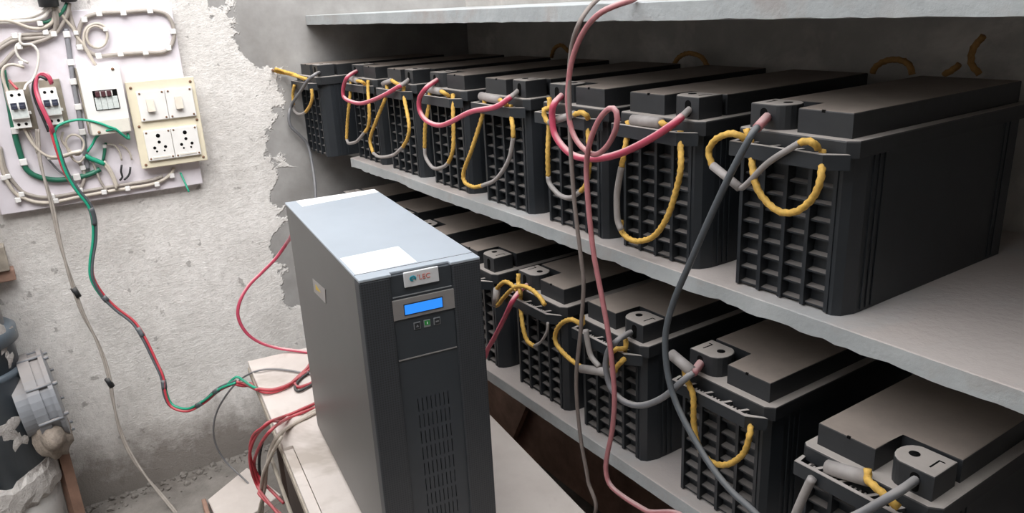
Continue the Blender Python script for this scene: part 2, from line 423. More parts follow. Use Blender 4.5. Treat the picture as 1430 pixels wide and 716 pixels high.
def hole_mesh(right):
    b = MB().cyl((tx(right, 0.038), 0.036, HR + HB - 0.004), (tx(right, 0.038), 0.036, HR + HB + 0.0019), 0.0062, 20)
    return b.mesh('bolt_hole', 'black_void')
def mark_mesh(right):
    b = MB(); z0, z1 = HR + HB - 0.001, HR + HB + 0.0018
    a, c = tx(right, 0.0125), tx(right, 0.0145)
    b.box((a, 0.024, z0), (c, 0.044, z1)); b.box((tx(right, 0.007), 0.043, z0), (c, 0.0448, z1))
    return b.mesh('polarity_mark', 'black_void')
SH = {k: f() for k, f in dict(case=case_mesh, ribbed_front=ribs_mesh, lid=lid_mesh, handle_bar=bar_mesh).items()}
SIDE = {}
for r_ in (False, True):
    SIDE[r_] = dict(top_cover=cover_mesh(r_), lid_nick=nick_mesh(r_), terminal_cover=term_mesh(r_), cable_slot=slot_mesh(r_), bolt_hole=hole_mesh(r_), polarity_mark=mark_mesh(r_))
def battery(x, y, z, right, label, group):
    t = thing('battery', (x, y, z), label, 'battery', group)
    ob = {}
    for k, me in list(SH.items()) + list(SIDE[right].items()):
        o = bpy.data.objects.new(k, me); C.objects.link(o)
        par = {'cable_slot': 'terminal_cover', 'bolt_hole': 'terminal_cover', 'polarity_mark': 'terminal_cover', 'lid_nick': 'top_cover'}.get(k)
        o.parent = ob[par] if par else t; ob[k] = o
    return t
UPG, LOG = 'batteries on the middle shelf', 'batteries on the lowest shelf'
B = {}
up = [('U1', -0.289, -0.066, True, 'black ribbed battery at the wall end of the upper row, grey wire hanging down'),
      ('U2', -0.0537, 0, False, 'second battery from the wall in the upper row, pink link leaving its left terminal'),
      ('U3', 0.1682, 0, True, 'third battery from the wall in the upper row, wide rope loop hanging in front'),
      ('U4', 0.4026, 0, False, 'fourth battery from the wall in the upper row, pink link bowing over its left'),
      ('U5', 0.6355, 0, True, 'fifth battery from the wall in the upper row, rope sagging out to its left'),
      ('U6', 0.8586, 0, False, 'upper-row battery behind the two long cables that hang from the top shelf'),
      ('U7', 1.0686, 0, True, 'second nearest battery in the upper row, long grey sleeve on its rope loop'),
      ('U8', 1.3078, 0, False, 'nearest battery in the upper row, its whole long black side showing')]
for k, x, y, r_, lab in up: B[k] = battery(x, y, MID, r_, lab, UPG)
lo = [('K1', -0.182, -0.02, False, 'farthest battery of the lower row, only its dusty top showing beside the cabinet'),
      ('K2', 0.052, -0.02, True, 'second farthest lower-row battery, dusty top showing past the power cabinet corner'),
      ('K3', 0.285, -0.02, False, 'third farthest lower-row battery, dusty top partly hidden by the power cabinet'),
      ('LA', 0.517, -0.02, True, 'lower-row battery half hidden right behind the front edge of the power cabinet'),
      ('LB', 0.7584, -0.0202, False, 'lower-row battery with yellow ropes bunched at its upper left and a red cable'),
      ('LC', 0.9799, -0.022, True, 'lower-row battery with a grey cable bowing across its ribbed front'),
      ('LD', 1.234, -0.0242, False, 'lower-row battery with plain yellow rope loop and pink capped cable end'),
      ('LE', 1.4852, -0.0609, True, 'nearest battery of the lower row, cut off by the bottom of the view')]
for k, x, y, r_, lab in lo: B[k] = battery(x, y, LOW, r_, lab, LOG)

# ropes and sleeves: each run is a list of (px, py) on a plane in front of its battery
def run(pts, y): return smooth([p if isinstance(p, Vector) else fy(p[0], p[1], p[2] if len(p) > 2 else y) for p in pts], 0.004)
def ropes(key, yo, yellow, sleeves, wires=(), r=0.0042, rs=0.0088, rw=0.0042):
    t = B[key]; y = t.location.y + yo; first = None
    for k, pts in enumerate(yellow):
        lowest = max(p[1] for p in pts if not isinstance(p, Vector)); pts = list(pts)
        for e in (0, -1):
            p = pts[e]
            if not isinstance(p, Vector) and len(p) == 2 and lowest - p[1] > 14 and key != 'U1':
                pts[e] = (p[0], p[1], t.location.y - 0.012); q_ = (p[0], p[1] - 14, t.location.y - 0.008)
                pts = [q_] + pts if e == 0 else pts + [q_]
        n = 12; o = MB().tube(run(pts, y), r, n, lobes=3, twist=190).build('rope_handle', 'rope_yellow', t)
        first = first or o
    for pts in wires: MB().tube(run(pts, y), rw, 8).build('rope_sleeve', 'sleeve_grey', first)
    for pts in sleeves:
        p = run(pts, y)
        MB().tube(p, rs, 14).build('grip_tube', 'sleeve_grey', first)
FR = -0.024
ropes('U1', FR, [[wx(381,98,-.27),wx(390,101,-.272),wx(402,103,-.272),(413,106,-0.092),(428,110)], [wx(384,96,-.262),wx(398,100,-.262),(412,104,-0.09),(425,111,-0.075)], [(411,119),(409,132),(410,146)], [(427,156),(433,147),(436,136),(435,124)]],
      [], [[(410,146),(411,154),(416,159),(422,159),(427,156)]], r=0.0042)
ropes('U2', FR, [[(490,122),(487,150),(485,172),(484,194)], [(509.7,184),(514,177),(515.8,160.6),(514,126)], [(499,113),(505,114),(511,119,-0.01)]],
      [[(488,109.5,-0.008),(500,113.5,-0.008)]], [[(484,194),(486,199),(489,200),(498.5,197),(509.7,184)]], rs=0.0075)
ropes('U3', FR, [[(540,132),(526.4,166),(517,194),(521,213.6)], [(562.7,205),(569.7,191),(571,171.7),(564,134)], [(547,112),(553,116),(561,121,-0.01)]],
      [[(535,117,-0.01),(546,112.5,-0.01)]], [[(521,213.6),(530.6,219),(548.8,216.4),(562.7,205)]], rs=0.006)
ropes('U4', FR, [[(600,141),(594,175),(593,206.6)], [(626,227),(630,218),(633.3,199.7),(632.6,145)], [(616,127.5),(621,130),(628,135,-0.01)]],
      [[(598.4,124.5,-0.008),(616,128,-0.008)]], [[(593,206.6),(595,220.6),(605.4,234.6),(619.4,232.8),(626,227)]], rs=0.0078)
ropes('U5', FR, [[(676,153),(659.5,206.6),(648,238),(649,253.8),(661,260.8),(673.5,259)], [(717,192),(716,176),(713.6,160)], [(698,139.5),(703,143),(708,147.5,-0.01)]],
      [[(672,134,-0.008),(698,140,-0.008)]], [[(673.5,259),(692.7,250),(710,224),(717,192)]], rs=0.0082)
ropes('U6', FR, [[(767,150),(760,153),(760,160),(763,168),(768,171.5)], [(802,160),(807,158),(813,157),(819,161),(821,166,-0.012)], [(767,173),(765,212),(765.6,246)], [(811,267),(819,255),(823,223),(821,178)]],
      [[(768,171),(802,159)]], [[(765.6,246),(768,257),(781.5,272),(796.6,276),(811,267)]], rs=0.006, rw=0.0045)
ropes('U7', FR, [[(877,183),(868,233)], [(867.5,321),(877.6,332.6),(892.7,336.4),(913.5,329),(932,302.5),(945.5,261),(951,231),(950,197)], [(923,171),(928,173.5),(935,180,-0.014)]],
      [[(884,167.5,-0.008),(923,171.5,-0.008)]], [[(868,233),(863,260),(861.4,276),(862.5,306),(867.5,321)]], r=0.0044, rs=0.0088, rw=0.0052)
ropes('U8', FR, [[(1043,194),(1030,188),(1018.7,186.5),(1000.7,193.6),(991,206),(990,216),(995.5,233)], [(1117,199),(1126,197),(1135,199),(1142.7,207,-0.014)], [(1048.7,209),(1055,255.6),(1070,281),(1091,296),(1114,294),(1135,276),(1146,250),(1148,223)]],
      [[(995,231),(1033,262)]], [[(1030,260),(1036,262),(1047,253),(1073,227),(1117,199)]], r=0.0044, rs=0.006, rw=0.0043)
ropes('LB', FR, [[(693,404),(697,399),(703,394),(709,394),(716,399),(722,406)], [(692,427),(697,424),(702,417),(716,403),(728.5,399),(742,404),(754,415),(761,426)], [(724,396),(726,404),(727,412)], [(727,424),(730,455),(736,475),(745.6,483)]],
      [[(694,403),(692,426)]], [[(745.6,483),(755.4,477),(764,462.5),(765,450)]], rw=0.0028, rs=0.0075)
ropes('LC', FR, [[(813,453),(799,446),(784.7,451),(776,464),(777,480),(794.5,500),(814,514)], [(858,520),(861,512),(870,503),(872,499)], [(860,520),(852,503),(853,494),(861,487),(873.5,486)]],
      [[(812,514.5),(860,521)]], [[(818,460),(820,474),(825,496),(837,512)]], rs=0.0078, rw=0.005)
ropes('LD', FR, [[(957,523),(961,534),(968,553.6),(969,592),(977,626),(994,645),(1016,648),(1038,633),(1047,607),(1048,594)]],
      [[(937,494),(967,519)]], [], rs=0.0085, r=0.0043)
ropes('LE', FR, [[(1212,668),(1216,674),(1236.6,692),(1255,709)]], [[(1156,652,-0.066),(1212,668,-0.066)]], [[(1134,668),(1126,684),(1112,716),(1104,740)]], rs=0.0095, rw=0.006, r=0.0045)
# the rope tied to a nail in the end wall
o = MB().cyl(wx(381, 98, X0), wx(381, 98, X0 + 0.03), 0.004, 10).build('wall_nail', 'rust')
tag(o, 'rusty nail in the wall holding the yellow rope of the end battery', 'nail')

# dark rope arcs standing behind the batteries, at the back wall
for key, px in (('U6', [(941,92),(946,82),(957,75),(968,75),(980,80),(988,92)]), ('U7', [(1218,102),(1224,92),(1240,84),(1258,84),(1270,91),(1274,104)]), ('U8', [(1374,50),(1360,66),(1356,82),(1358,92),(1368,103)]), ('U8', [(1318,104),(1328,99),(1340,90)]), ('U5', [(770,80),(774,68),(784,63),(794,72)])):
    MB().tube(smooth([fy(a, b, 0.47) for a, b in px], 0.005), 0.005, 12, lobes=3, twist=190).build('rear_rope', 'rope_dark', B[key])

# ------------------------------------------------------------------ cables among the batteries
def cable(name, pts, r, mat, label, cat='cable', group=None, n=10, conv=fy, boots=()):
    p = smooth([q if isinstance(q, Vector) else conv(*q) for q in pts], 0.008)
    if boots:
        t = thing(name, p[0], label, cat, group)
        MB().tube(p, r, n).build('cable_core', mat, t)
        for bp, br, bm_ in boots: MB().tube(smooth([conv(*q) for q in bp], 0.008), br, n).build('end_boot', bm_, t)
        return t
    return tag(MB().tube(p, r, n).build(name, mat), label, cat, group)
LG = 'pink battery links'
F1 = -0.036
cable('link_cable', [(499.5,99,0.016),(493,102,-0.01),(485,108,F1),(480.5,118,F1),(479,131,F1),(483,138.5,F1),(498.4,144,F1),(512,142.7,F1),(534,134,F1),(560,119,-0.02)], 0.0052, 'cable_pink',
      'pink link cable joining the second and third upper batteries', group=LG, boots=[([(560,119,-0.02),(566,115,-0.005),(572,110,0.016)], 0.0048, 'sleeve_grey')])
cable('link_cable', [(612,111,0.016),(604,116,-0.012),(595,123,F1),(586,137,F1),(586,154,F1),(595,168,F1),(612.4,175,F1),(630,170,F1),(658,156,F1),(692.7,149,F1),(713.6,135,-0.02)], 0.0054, 'cable_pink',
      'pink link cable joining the fourth and fifth upper batteries', group=LG, boots=[([(713.6,135,-0.02),(719,131,-0.004),(724,126,0.016)], 0.005, 'sleeve_grey')])
cable('link_cable', [(785,133,0.016),(780,138,-0.01),(774,145,F1),(771,157,F1),(774,185.6,F1),(789,208,F1),(808,219.5,F1),(838,221,F1),(872,212,F1),(909.7,193,F1),(940,173,-0.028),(952,163,-0.015)], 0.0058, 'cable_pink',
      'pink link cable sagging from the sixth to the seventh upper battery', group=LG, boots=[([(952,163,-0.015),(958,157.5,0),(965,151,0.016)], 0.0052, 'sleeve_grey')])
cable('drop_cable', [(446,101,-0.05),(440,104,-0.085),(430,112,-0.10),(420,127,-0.105),wx(408,145,-.268),wx(403.5,160,-.27),wx(406,176,-.27),wx(420,190,-.27),wx(430,203,-.27),wx(436,230,-.25),wx(440,260,-.22),wx(441,290,-.2),wx(442,330,-.19),wx(446,420,-.17),wx(450,520,-.15)], 0.0044, 'cable_grey',
      'thin grey cable dropping from the end battery down behind the power cabinet')
Y2 = -0.075
cable('hanging_cable', [Vector((1.12, 0.30, MID + 0.396)),Vector((1.09, 0.12, MID + 0.398)),(905,-14,0.02),(885,-1,-0.02),(862,7,-0.05),(840,17,Y2),(822,34,Y2),(808,58,Y2),(798,88,Y2),(793.5,120,Y2),(793,148,Y2),(798.5,182,Y2),(811.6,204.4,Y2),(830.5,215.7,Y2),(847.5,204.4,Y2-.006),(860.7,178,Y2-.012),(860.7,156,Y2-.012),(851,151.6,Y2-.012),(836,168,Y2-.012),(824,198,Y2-.01),(819,231,Y2),(821,276,Y2),(825,321,Y2),(830,360,Y2),(840,412,Y2),(850,468,Y2),(856,520,Y2),(858,560,Y2),(855,600,Y2),(848,635,Y2),(846,655,Y2),(851,675,Y2),(869,692,Y2),(903,713,Y2),(960,745,Y2),Vector((1.17, -0.05, 0.12)),Vector((1.25, 0.0, 0.008))], 0.0043, 'cable_rose',
      'long rose-pink cable hanging from the top shelf with a small loop')
cable('hanging_cable', [Vector((1.02, 0.30, MID + 0.396)),Vector((1.0, 0.12, MID + 0.398)),(850,-14,0.02),(836,-2,-0.02),(822,12,-0.05),(808,34,Y2),(799,62,Y2),(795,100,Y2),(795.5,150,Y2),(797,210,Y2),(803,290,Y2),(812,365,Y2),(815,400,Y2),(811,460,Y2),(805,520,Y2),(806,565,Y2),(812,620,Y2),(821,670,Y2),(826,725,Y2),Vector((0.87, -0.08, 0.2)),Vector((0.875, -0.07, 0.006))], 0.0036, 'cable_taupe',
      'thin taupe cable hanging straight down beside the rose-pink one')
cable('drop_cable', [(1057.5,178,-0.03),(1049.7,188,-0.05),(1021,241,-0.06),(990,307,-0.06),(961,373,-0.06),(941,420,-0.06),(930,462,-0.065),(930,502,-0.068),(937,541,-0.07),(953,582,-0.072),(986,640,-0.075),(1021,685,-0.08),(1066,728,-0.085),Vector((1.57, -0.10, 0.61)),Vector((1.69, -0.13, 0.40)),Vector((1.70, -0.14, 0.008))], 0.0047, 'cable_slate',
      'thick slate-grey cable falling from the nearest upper battery across the lower shelf', boots=[([(1072.5,162,0.016),(1066,169,-0.012),(1057,179,-0.031)], 0.0062, 'cable_rose')])
F2 = -0.062
cable('link_cable', [(884,463,-0.004),(875,467,-0.03),(863,475,F2),(850,489,F2),(846,513,F2),(854,543,F2),(871,560,F2),(895,566,F2),(924,556,F2),(953,532,F2),(968,520,-0.05)], 0.0052, 'cable_grey',
      'grey link cable bowing between two batteries of the lower row', boots=[([(968,520,-0.05),(974,513,-0.03),(980,505,-0.008)], 0.0066, 'cable_rose')])
cable('link_cable', [(738,397,-0.004),(729,403,-0.03),(716,420,F2),(703,447,F2),(690,472,F2),(681,488,F2),(674,505,F2),(660,515,F2)], 0.005, 'cable_pink',
      'crimson cable slanting down behind the front edge of the power cabinet')
cable('link_cable', [(1281,668,-0.046),(1266,679,-0.075),(1250,689,-0.095),(1207,714,-0.11),(1170,735,-0.12),Vector((1.553, -0.13, 0.68)),Vector((1.54, -0.14, 0.40)),Vector((1.54, -0.14, 0.008))], 0.0052, 'cable_grey',
      'grey cable leaving the terminal of the nearest lower battery')

# ------------------------------------------------------------------ bench and power cabinet
ZT = MID - 0.4859
bo = (0.0145, -0.406); byaw = -0.122
bench = thing('bench', (bo[0], bo[1], 0), 'low work bench with dirty cream laminate top under the power cabinet', 'bench', None, byaw)
def bl(o): return o
LW, LL = 0.445, 1.28
MB().prism([(0, 0), (LL, 0), (LL, LW), (0, LW)], ZT - 0.036, ZT - 0.019, 0.001, seg=1).build('lower_board', 'wood_edge', bench, False)
MB().prism([(0.002, 0.003), (0.498, 0.003), (0.498, 0.024), (LL, 0.024), (LL, LW), (0.002, LW)], ZT - 0.0185, ZT, 0.0012, seg=1).build('top_board', 'bench_laminate', bench, False)
MB().box((0.501, 0.003, ZT - 0.0188), (LL, 0.0225, ZT - 0.006)).build('edge_strip', 'bench_laminate', bench, False)
MB().box((0.03, 0.035, 0), (0.05, LW - 0.02, ZT - 0.036)).build('end_panel', 'wood_dark', bench, False)
MB().box((LL - 0.05, 0.035, 0), (LL - 0.03, LW - 0.02, ZT - 0.036)).build('end_panel', 'wood_dark', bench, False)
MB().box((0.05, LW - 0.05, 0.06), (LL - 0.05, LW - 0.035, ZT - 0.036)).build('back_panel', 'wood_dark', bench, False)
MB().box((0.20, 0.030, 0.10), (LL - 0.05, 0.042, ZT - 0.036)).build('side_panel', 'wood_dark', bench, False)
MB().box((0.05, 0.055, 0.115), (LL - 0.05, LW - 0.05, 0.130)).build('inner_shelf', 'wood_edge', bench, False)

UX, UY, UYAW, UW, UD, UH = 1.0286, -0.4481, -0.1287, 0.1876, 0.5463, 0.5237
ups = thing('power_cabinet', (UX, UY, ZT), 'tall charcoal backup power cabinet with blue display standing on the bench', 'power cabinet', None, UYAW)
UM = Matrix.Translation((UX, UY, ZT)) @ Matrix.Rotation(UYAW, 4, 'Z'); UI = UM.inverted()
def uf(px, py, off=0.0):
    """photo pixel -> (b, z) on the cabinet's front plane"""
    o = UI @ CAM; d = UI.to_3x3() @ ray(px, py); t = (off - o.x) / d.x; p = o + d * t; return p.y, p.z
def ut(px, py):
    o = UI @ CAM; d = UI.to_3x3() @ ray(px, py); t = (UH - o.z) / d.z; p = o + d * t; return p.x, p.y
def us(px, py):
    o = UI @ CAM; d = UI.to_3x3() @ ray(px, py); t = (0 - o.y) / d.y; p = o + d * t; return p.x, p.z
def ub(name, mat, a, b, r=0, parent=None):
    m_ = MB(); (m_.bbox(a, b, r) if r else m_.box(a, b)); return m_.build(name, mat, parent or ups, False)
FT = 0.026                                            # depth of the moulded front
ub('shell', 'ups_side', (-UD, 0.0008, 0.012), (-FT, UW - 0.0008, UH - 0.004), 0.002)
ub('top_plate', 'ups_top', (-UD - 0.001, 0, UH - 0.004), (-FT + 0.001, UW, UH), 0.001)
for x in (-UD + 0.05, -FT - 0.05):
    for y in (0.03, UW - 0.03): MB().cyl((x, y, 0), (x, y, 0.013), 0.014, 16).build('foot', 'cable_black', ups, False)
# front moulding: two perforated pilasters, a middle panel with a vent, a head panel
pl, pr = 0.046, UW - 0.046
for a, b in ((0, pl), (pr, UW)): ub('side_grille', 'ups_perforated', (-FT, a, 0.002), (0, b, UH - 0.0045), 0.0022)
b0 = ub('head_panel', 'ups_front', (-FT, pl, 0.385), (-0.0035, pr, UH - 0.0045), 0.001)
# middle panel as a frame around the slotted vent
v0, vz0 = uf(580, 526); v1, _ = uf(625, 513); _, vzb = uf(597, 712)
va, vb = min(v0, v1) - 0.002, max(v0, v1) + 0.002
rows, cols = 12, 8
rp = 0.0285; vzt = 0.318; vzb = vzt - rows * rp
MP = -0.0035
ub('middle_panel', 'ups_front', (-FT, pl, 0.002), (MP, va, 0.385))
ub('middle_panel', 'ups_front', (-FT, vb, 0.002), (MP, pr, 0.385))
ub('middle_panel', 'ups_front', (-FT, va, vzt), (MP, vb, 0.385))
if vzb > 0.004: ub('middle_panel', 'ups_front', (-FT, va, 0.002), (MP, vb, vzb))
ub('vent_backing', 'black_void', (-FT, va, max(vzb, 0.002)), (MP - 0.007, vb, vzt))
vg = MB(); cp = (vb - va) / cols
for i in range(cols + 1):
    y = va + i * cp; vg.box((MP - 0.008, max(va, y - cp*0.41), max(vzb, 0.002)), (MP, min(vb, y + cp*0.41), vzt))
for j in range(rows + 1):
    z = vzt - j * rp; vg.box((MP - 0.008, va, max(0.002, z - 0.0032)), (MP - 0.0001, vb, min(vzt, z + 0.0032)))
vg.build('vent_grille', 'ups_front', ups, False)
ub('trim_line', 'ups_silver', (MP - 0.002, pl + 0.001, 0.3845), (MP + 0.0012, pr - 0.001, 0.3862))
# pale cap along the top front edge, with a recess in the middle
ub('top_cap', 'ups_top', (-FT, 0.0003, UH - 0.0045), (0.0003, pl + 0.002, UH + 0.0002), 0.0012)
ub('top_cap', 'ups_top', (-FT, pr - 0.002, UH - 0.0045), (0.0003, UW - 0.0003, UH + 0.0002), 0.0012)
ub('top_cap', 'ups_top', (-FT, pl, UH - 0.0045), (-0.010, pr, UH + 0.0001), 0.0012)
ub('top_seam', 'cable_black', (-FT - 0.0006, 0.001, UH - 0.003), (-FT + 0.0006, UW - 0.001, UH + 0.0003))
# badge
def rect(name, mat, pxs, x0, x1, r=0.0006, parent=None):
    q = [uf(a, b, x1) for a, b in pxs]
    ya, yb = (q[0][0] + q[3][0]) / 2, (q[1][0] + q[2][0]) / 2; zt, zb = (q[0][1] + q[1][1]) / 2, (q[2][1] + q[3][1]) / 2
    o = ub(name, mat, (x0, ya, zb), (x1, yb, zt), r, parent); return o, ya, yb, zb, zt
bd, ya, yb, zb, zt = rect('badge', 'badge_silver', [(563.7,381.3),(611.9,371.9),(614,392.4),(565.4,402.3)], MP - 0.001, 0.0, 0.0012)
bw, bh = yb - ya, zt - zb
zc = (zb + zt) / 2 + 0.001
ring = MB()
# teal round emblem, like a script letter e
cy = ya + bw * 0.245; R = bh * 0.15
ring.tube([(0.0004, cy + R*1.25*math.cos(a), zc + R*math.sin(a)) for a in [math.radians(-40) - math.radians(310) * k / 20 * -1 for k in range(21)]], R * 0.27, 6)
ring.tube([(0.0004, cy - R*1.1, zc - R*0.15), (0.0004, cy + R*1.2, zc + R*0.25)], R * 0.25, 6)
ring.build('emblem', 'ink_teal', bd, False)
def letters(txt, y, z, h, x, mat, parent, name='lettering'):
    cu = bpy.data.curves.new('t', 'FONT'); cu.body = txt; cu.size = h; cu.extrude = 0.0003; cu.align_y = 'CENTER'
    ob_ = bpy.data.objects.new('t', cu); C.objects.link(ob_)
    dg = bpy.context.evaluated_depsgraph_get(); me = bpy.data.meshes.new_from_object(ob_.evaluated_get(dg))
    bpy.data.objects.remove(ob_)
    me.transform(Matrix(((0,0,1,x),(1,0,0,y),(0,1,0,z),(0,0,0,1)))); me.materials.clear(); me.materials.append(M[mat]); me.name = name
    o = bpy.data.objects.new(name, me); C.objects.link(o); o.parent = parent; return o
letters("'LEC", ya + bw*0.375, zc - 0.0002, bh * 0.46, 0.0003, 'ink_red', bd)
# display
ub('panel_groove', 'button_line', (MP - 0.001, pl + 0.002, uf(590, 408.5)[1] - 0.0008), (MP + 0.0008, pr - 0.002, uf(590, 408.5)[1] + 0.0008))
sv, ya, yb, zb, zt = rect('display_panel', 'ups_silver', [(542.8,423.2),(638.3,400.6),(641.8,427.4),(545.5,451)], MP - 0.001, -0.0012, 0.0008)
fr, ya, yb, zb, zt = rect('display_frame', 'button_black', [(563.4,425.6),(617.9,413.4),(619.6,429),(565,441.4)], -0.002, -0.0006, 0, sv)
rect('display_screen', 'lcd_blue', [(564.8,426.9),(617.0,415),(618.4,428.0),(566.1,439.9)], -0.0015, -0.0003, 0, sv)
for pxs, mt, sym in (([(577.5,451),(586.8,448.7),(588.2,458.4),(578.8,460.6)], 'button_black', 0), ([(591.4,447.5),(600.5,445.3),(601.9,455.2),(592.8,457.3)], 'button_green', 1), ([(605.2,444.3),(614.3,442.1),(615.7,451.8),(606.6,454)], 'button_black', 2)):
    rm, ya, yb, zb, zt = rect('button', 'button_line', pxs, MP - 0.001, MP + 0.001, 0.0004)
    ub('button_face', mt, (MP, ya + 0.001, zb + 0.0035 if sym == 1 else zb + 0.001), (MP + 0.0016, yb - 0.001, zt - 0.001), 0, rm)
    c, h = (ya + yb) / 2, (zt - zb); z = (zb + zt) / 2
    if sym == 0: MB().prism([(c - h*.2, z - h*.14), (c + h*.2, z - h*.14), (c, z + h*.2)], MP + 0.0015, MP + 0.0019, axis=0).build('button_symbol', 'button_line', rm, False)
    if sym == 1: MB().box((MP + 0.0015, c - h*.06, z - h*.05), (MP + 0.002, c + h*.06, z + h*.25)).build('button_symbol', 'paper', rm, False)
    if sym == 2: ub('button_symbol', 'button_line', (MP + 0.0015, c - h*.22, z - h*.08), (MP + 0.0019, c + h*.22, z + h*.08), 0, rm)
# paper stickers
def sticker(pxs, fn, mat='paper'):
    q = [fn(*p) for p in pxs]
    if fn is ut:
        if sum(q[i][0]*q[(i+1) % 4][1] - q[(i+1) % 4][0]*q[i][1] for i in range(4)) < 0: q = q[::-1]
        q = [(min(max(a, -UD + 0.001), -FT - 0.001), min(max(b, 0.002), UW - 0.002)) for a, b in q]
        return MB().prism(q, UH - 0.0002, UH + 0.0004).build('paper_sticker', mat, ups, False)
    if sum(q[i][0]*q[(i+1) % 4][1] - q[(i+1) % 4][0]*q[i][1] for i in range(4)) < 0: q = q[::-1]
    return MB().prism(q, -0.0004, 0.001, axis=1).build('paper_sticker', mat, ups, False)
sticker([(475,360.8),(556,344),(582,365.6),(500,387)], ut)
sticker([(412,279),(524,261.5),(529,268),(422,288.4)], ut)
st = sticker([(436.6,388.8),(454,404),(455,423.5),(438.8,407)], us, 'ups_silver')
q = [us(441, 397), us(448, 408), us(441.5, 404)]
if (q[1][0]-q[0][0])*(q[2][1]-q[0][1]) - (q[2][0]-q[0][0])*(q[1][1]-q[0][1]) < 0: q = q[::-1]
MB().prism(q, -0.0008, 0.0, axis=1).build('warning_mark', 'ink_yellow', st, False)

# ------------------------------------------------------------------ switchboard on the end wall
BX = X0 + 0.024                                        # face of the board
def yz(px, py, x=BX): p = wx(px, py, x); return p.y, p.z
b = MB().bbox((X0 + 0.0005, -0.868, MID - 0.046), (BX, -0.381, MID + 0.432), 0.002).build('switchboard', 'board_lavender')
tag(b, 'lavender-white wooden wiring board fixed to the rough wall', 'switchboard')
def wb(name, mat, parent, y0, y1, z0, z1, x0, x1, r=0.002):
    m_ = MB(); a, c = (x0, y0, z0), (x1, y1, z1)
    (m_.bbox(a, c, r) if r else m_.box(a, c)); return m_.build(name, mat, parent)
# two-gang switch and socket panel
Z = MID
sp_ = thing('switch_panel', (BX, -0.448, Z + 0.025), 'cream switch panel with two switches above two round-pin sockets', 'switch panel')
PX = BX + 0.032
wb('back_box', 'plastic_cream', sp_, -0.530, -0.366, Z + 0.026, Z + 0.248, BX, PX - 0.006, 0.003)
wb('cover_plate', 'plastic_cream', sp_, -0.533, -0.363, Z + 0.023, Z + 0.251, PX - 0.006, PX, 0.002)
for y, z in ((-0.522, .235), (-0.374, .238), (-0.520, .135), (-0.374, .136), (-0.522, .033), (-0.374, .033)):
    MB().cyl((PX - 0.001, y, Z + z), (PX + 0.0015, y, Z + z), 0.0036, 12).build('screw', 'rust', sp_)
for k, (y0, y1) in enumerate(((-0.5125, -0.4435), (-0.4425, -0.3735))):
    s = wb('switch_module', 'plastic_white', sp_, y0, y1, Z + 0.147, Z + 0.225, PX, PX + 0.008, 0.002)
    yc = (y0 + y1) / 2 - 0.006
    MB().prism([(yc - 0.0105, Z + 0.170), (yc + 0.0105, Z + 0.170), (yc + 0.0105, Z + 0.204), (yc - 0.0105, Z + 0.204)], PX + 0.007, PX + 0.0095).build('rocker_frame', 'plastic_ivory', s)
    rk = MB(); x = PX + 0.0095
    rk.add([(x, yc - .009, Z + .171), (x, yc + .009, Z + .171), (x, yc + .009, Z + .203), (x, yc - .009, Z + .203), (x + .010, yc - .009, Z + .172), (x + .010, yc + .009, Z + .172), (x + .001, yc + .009, Z + .203), (x + .001, yc - .009, Z + .203)],
           [(0,3,2,1),(4,5,6,7),(0,1,5,4),(1,2,6,5),(2,3,7,6),(3,0,4,7)])
    rk.build('rocker', 'switch_beige', s)
    for y, z in ((y0 + .007, .153), (y1 - .007, .153), (y0 + .007, .219), (y1 - .007, .219)):
        MB().cyl((PX + 0.007, y, Z + z), (PX + 0.0092, y, Z + z), 0.0026, 10).build('screw', 'rust', s)
for k, (y0, y1) in enumerate(((-0.5135, -0.4465), (-0.4455, -0.3785))):
    s = wb('socket_module', 'plastic_white', sp_, y0, y1, Z + 0.042, Z + 0.123, PX, PX + 0.008, 0.002)
    yc = (y0 + y1) / 2
    for dy, z, r_ in ((0, .107, .0053), (0, .090, .0040), (-.0135, .076, .0040), (.0135, .076, .0040), (-.0095, .066, .0026), (.0095, .066, .0026)):
        MB().cyl((PX + 0.007, yc + dy, Z + z), (PX + 0.0084, yc + dy, Z + z), r_, 14).build('pin_hole', 'black_void', s)
    wb('socket_lip', 'plastic_ivory', s, y0 + .012, y1 - .012, Z + 0.0475, Z + 0.0525, PX + 0.0075, PX + 0.0095, 0.0006)
    for y, z in ((y0 + .006, .048), (y1 - .006, .048), (y0 + .006, .117), (y1 - .006, .117)):
        MB().cyl((PX + 0.007, y, Z + z), (PX + 0.0088, y, Z + z), 0.0026, 10).build('screw', 'rust', s)
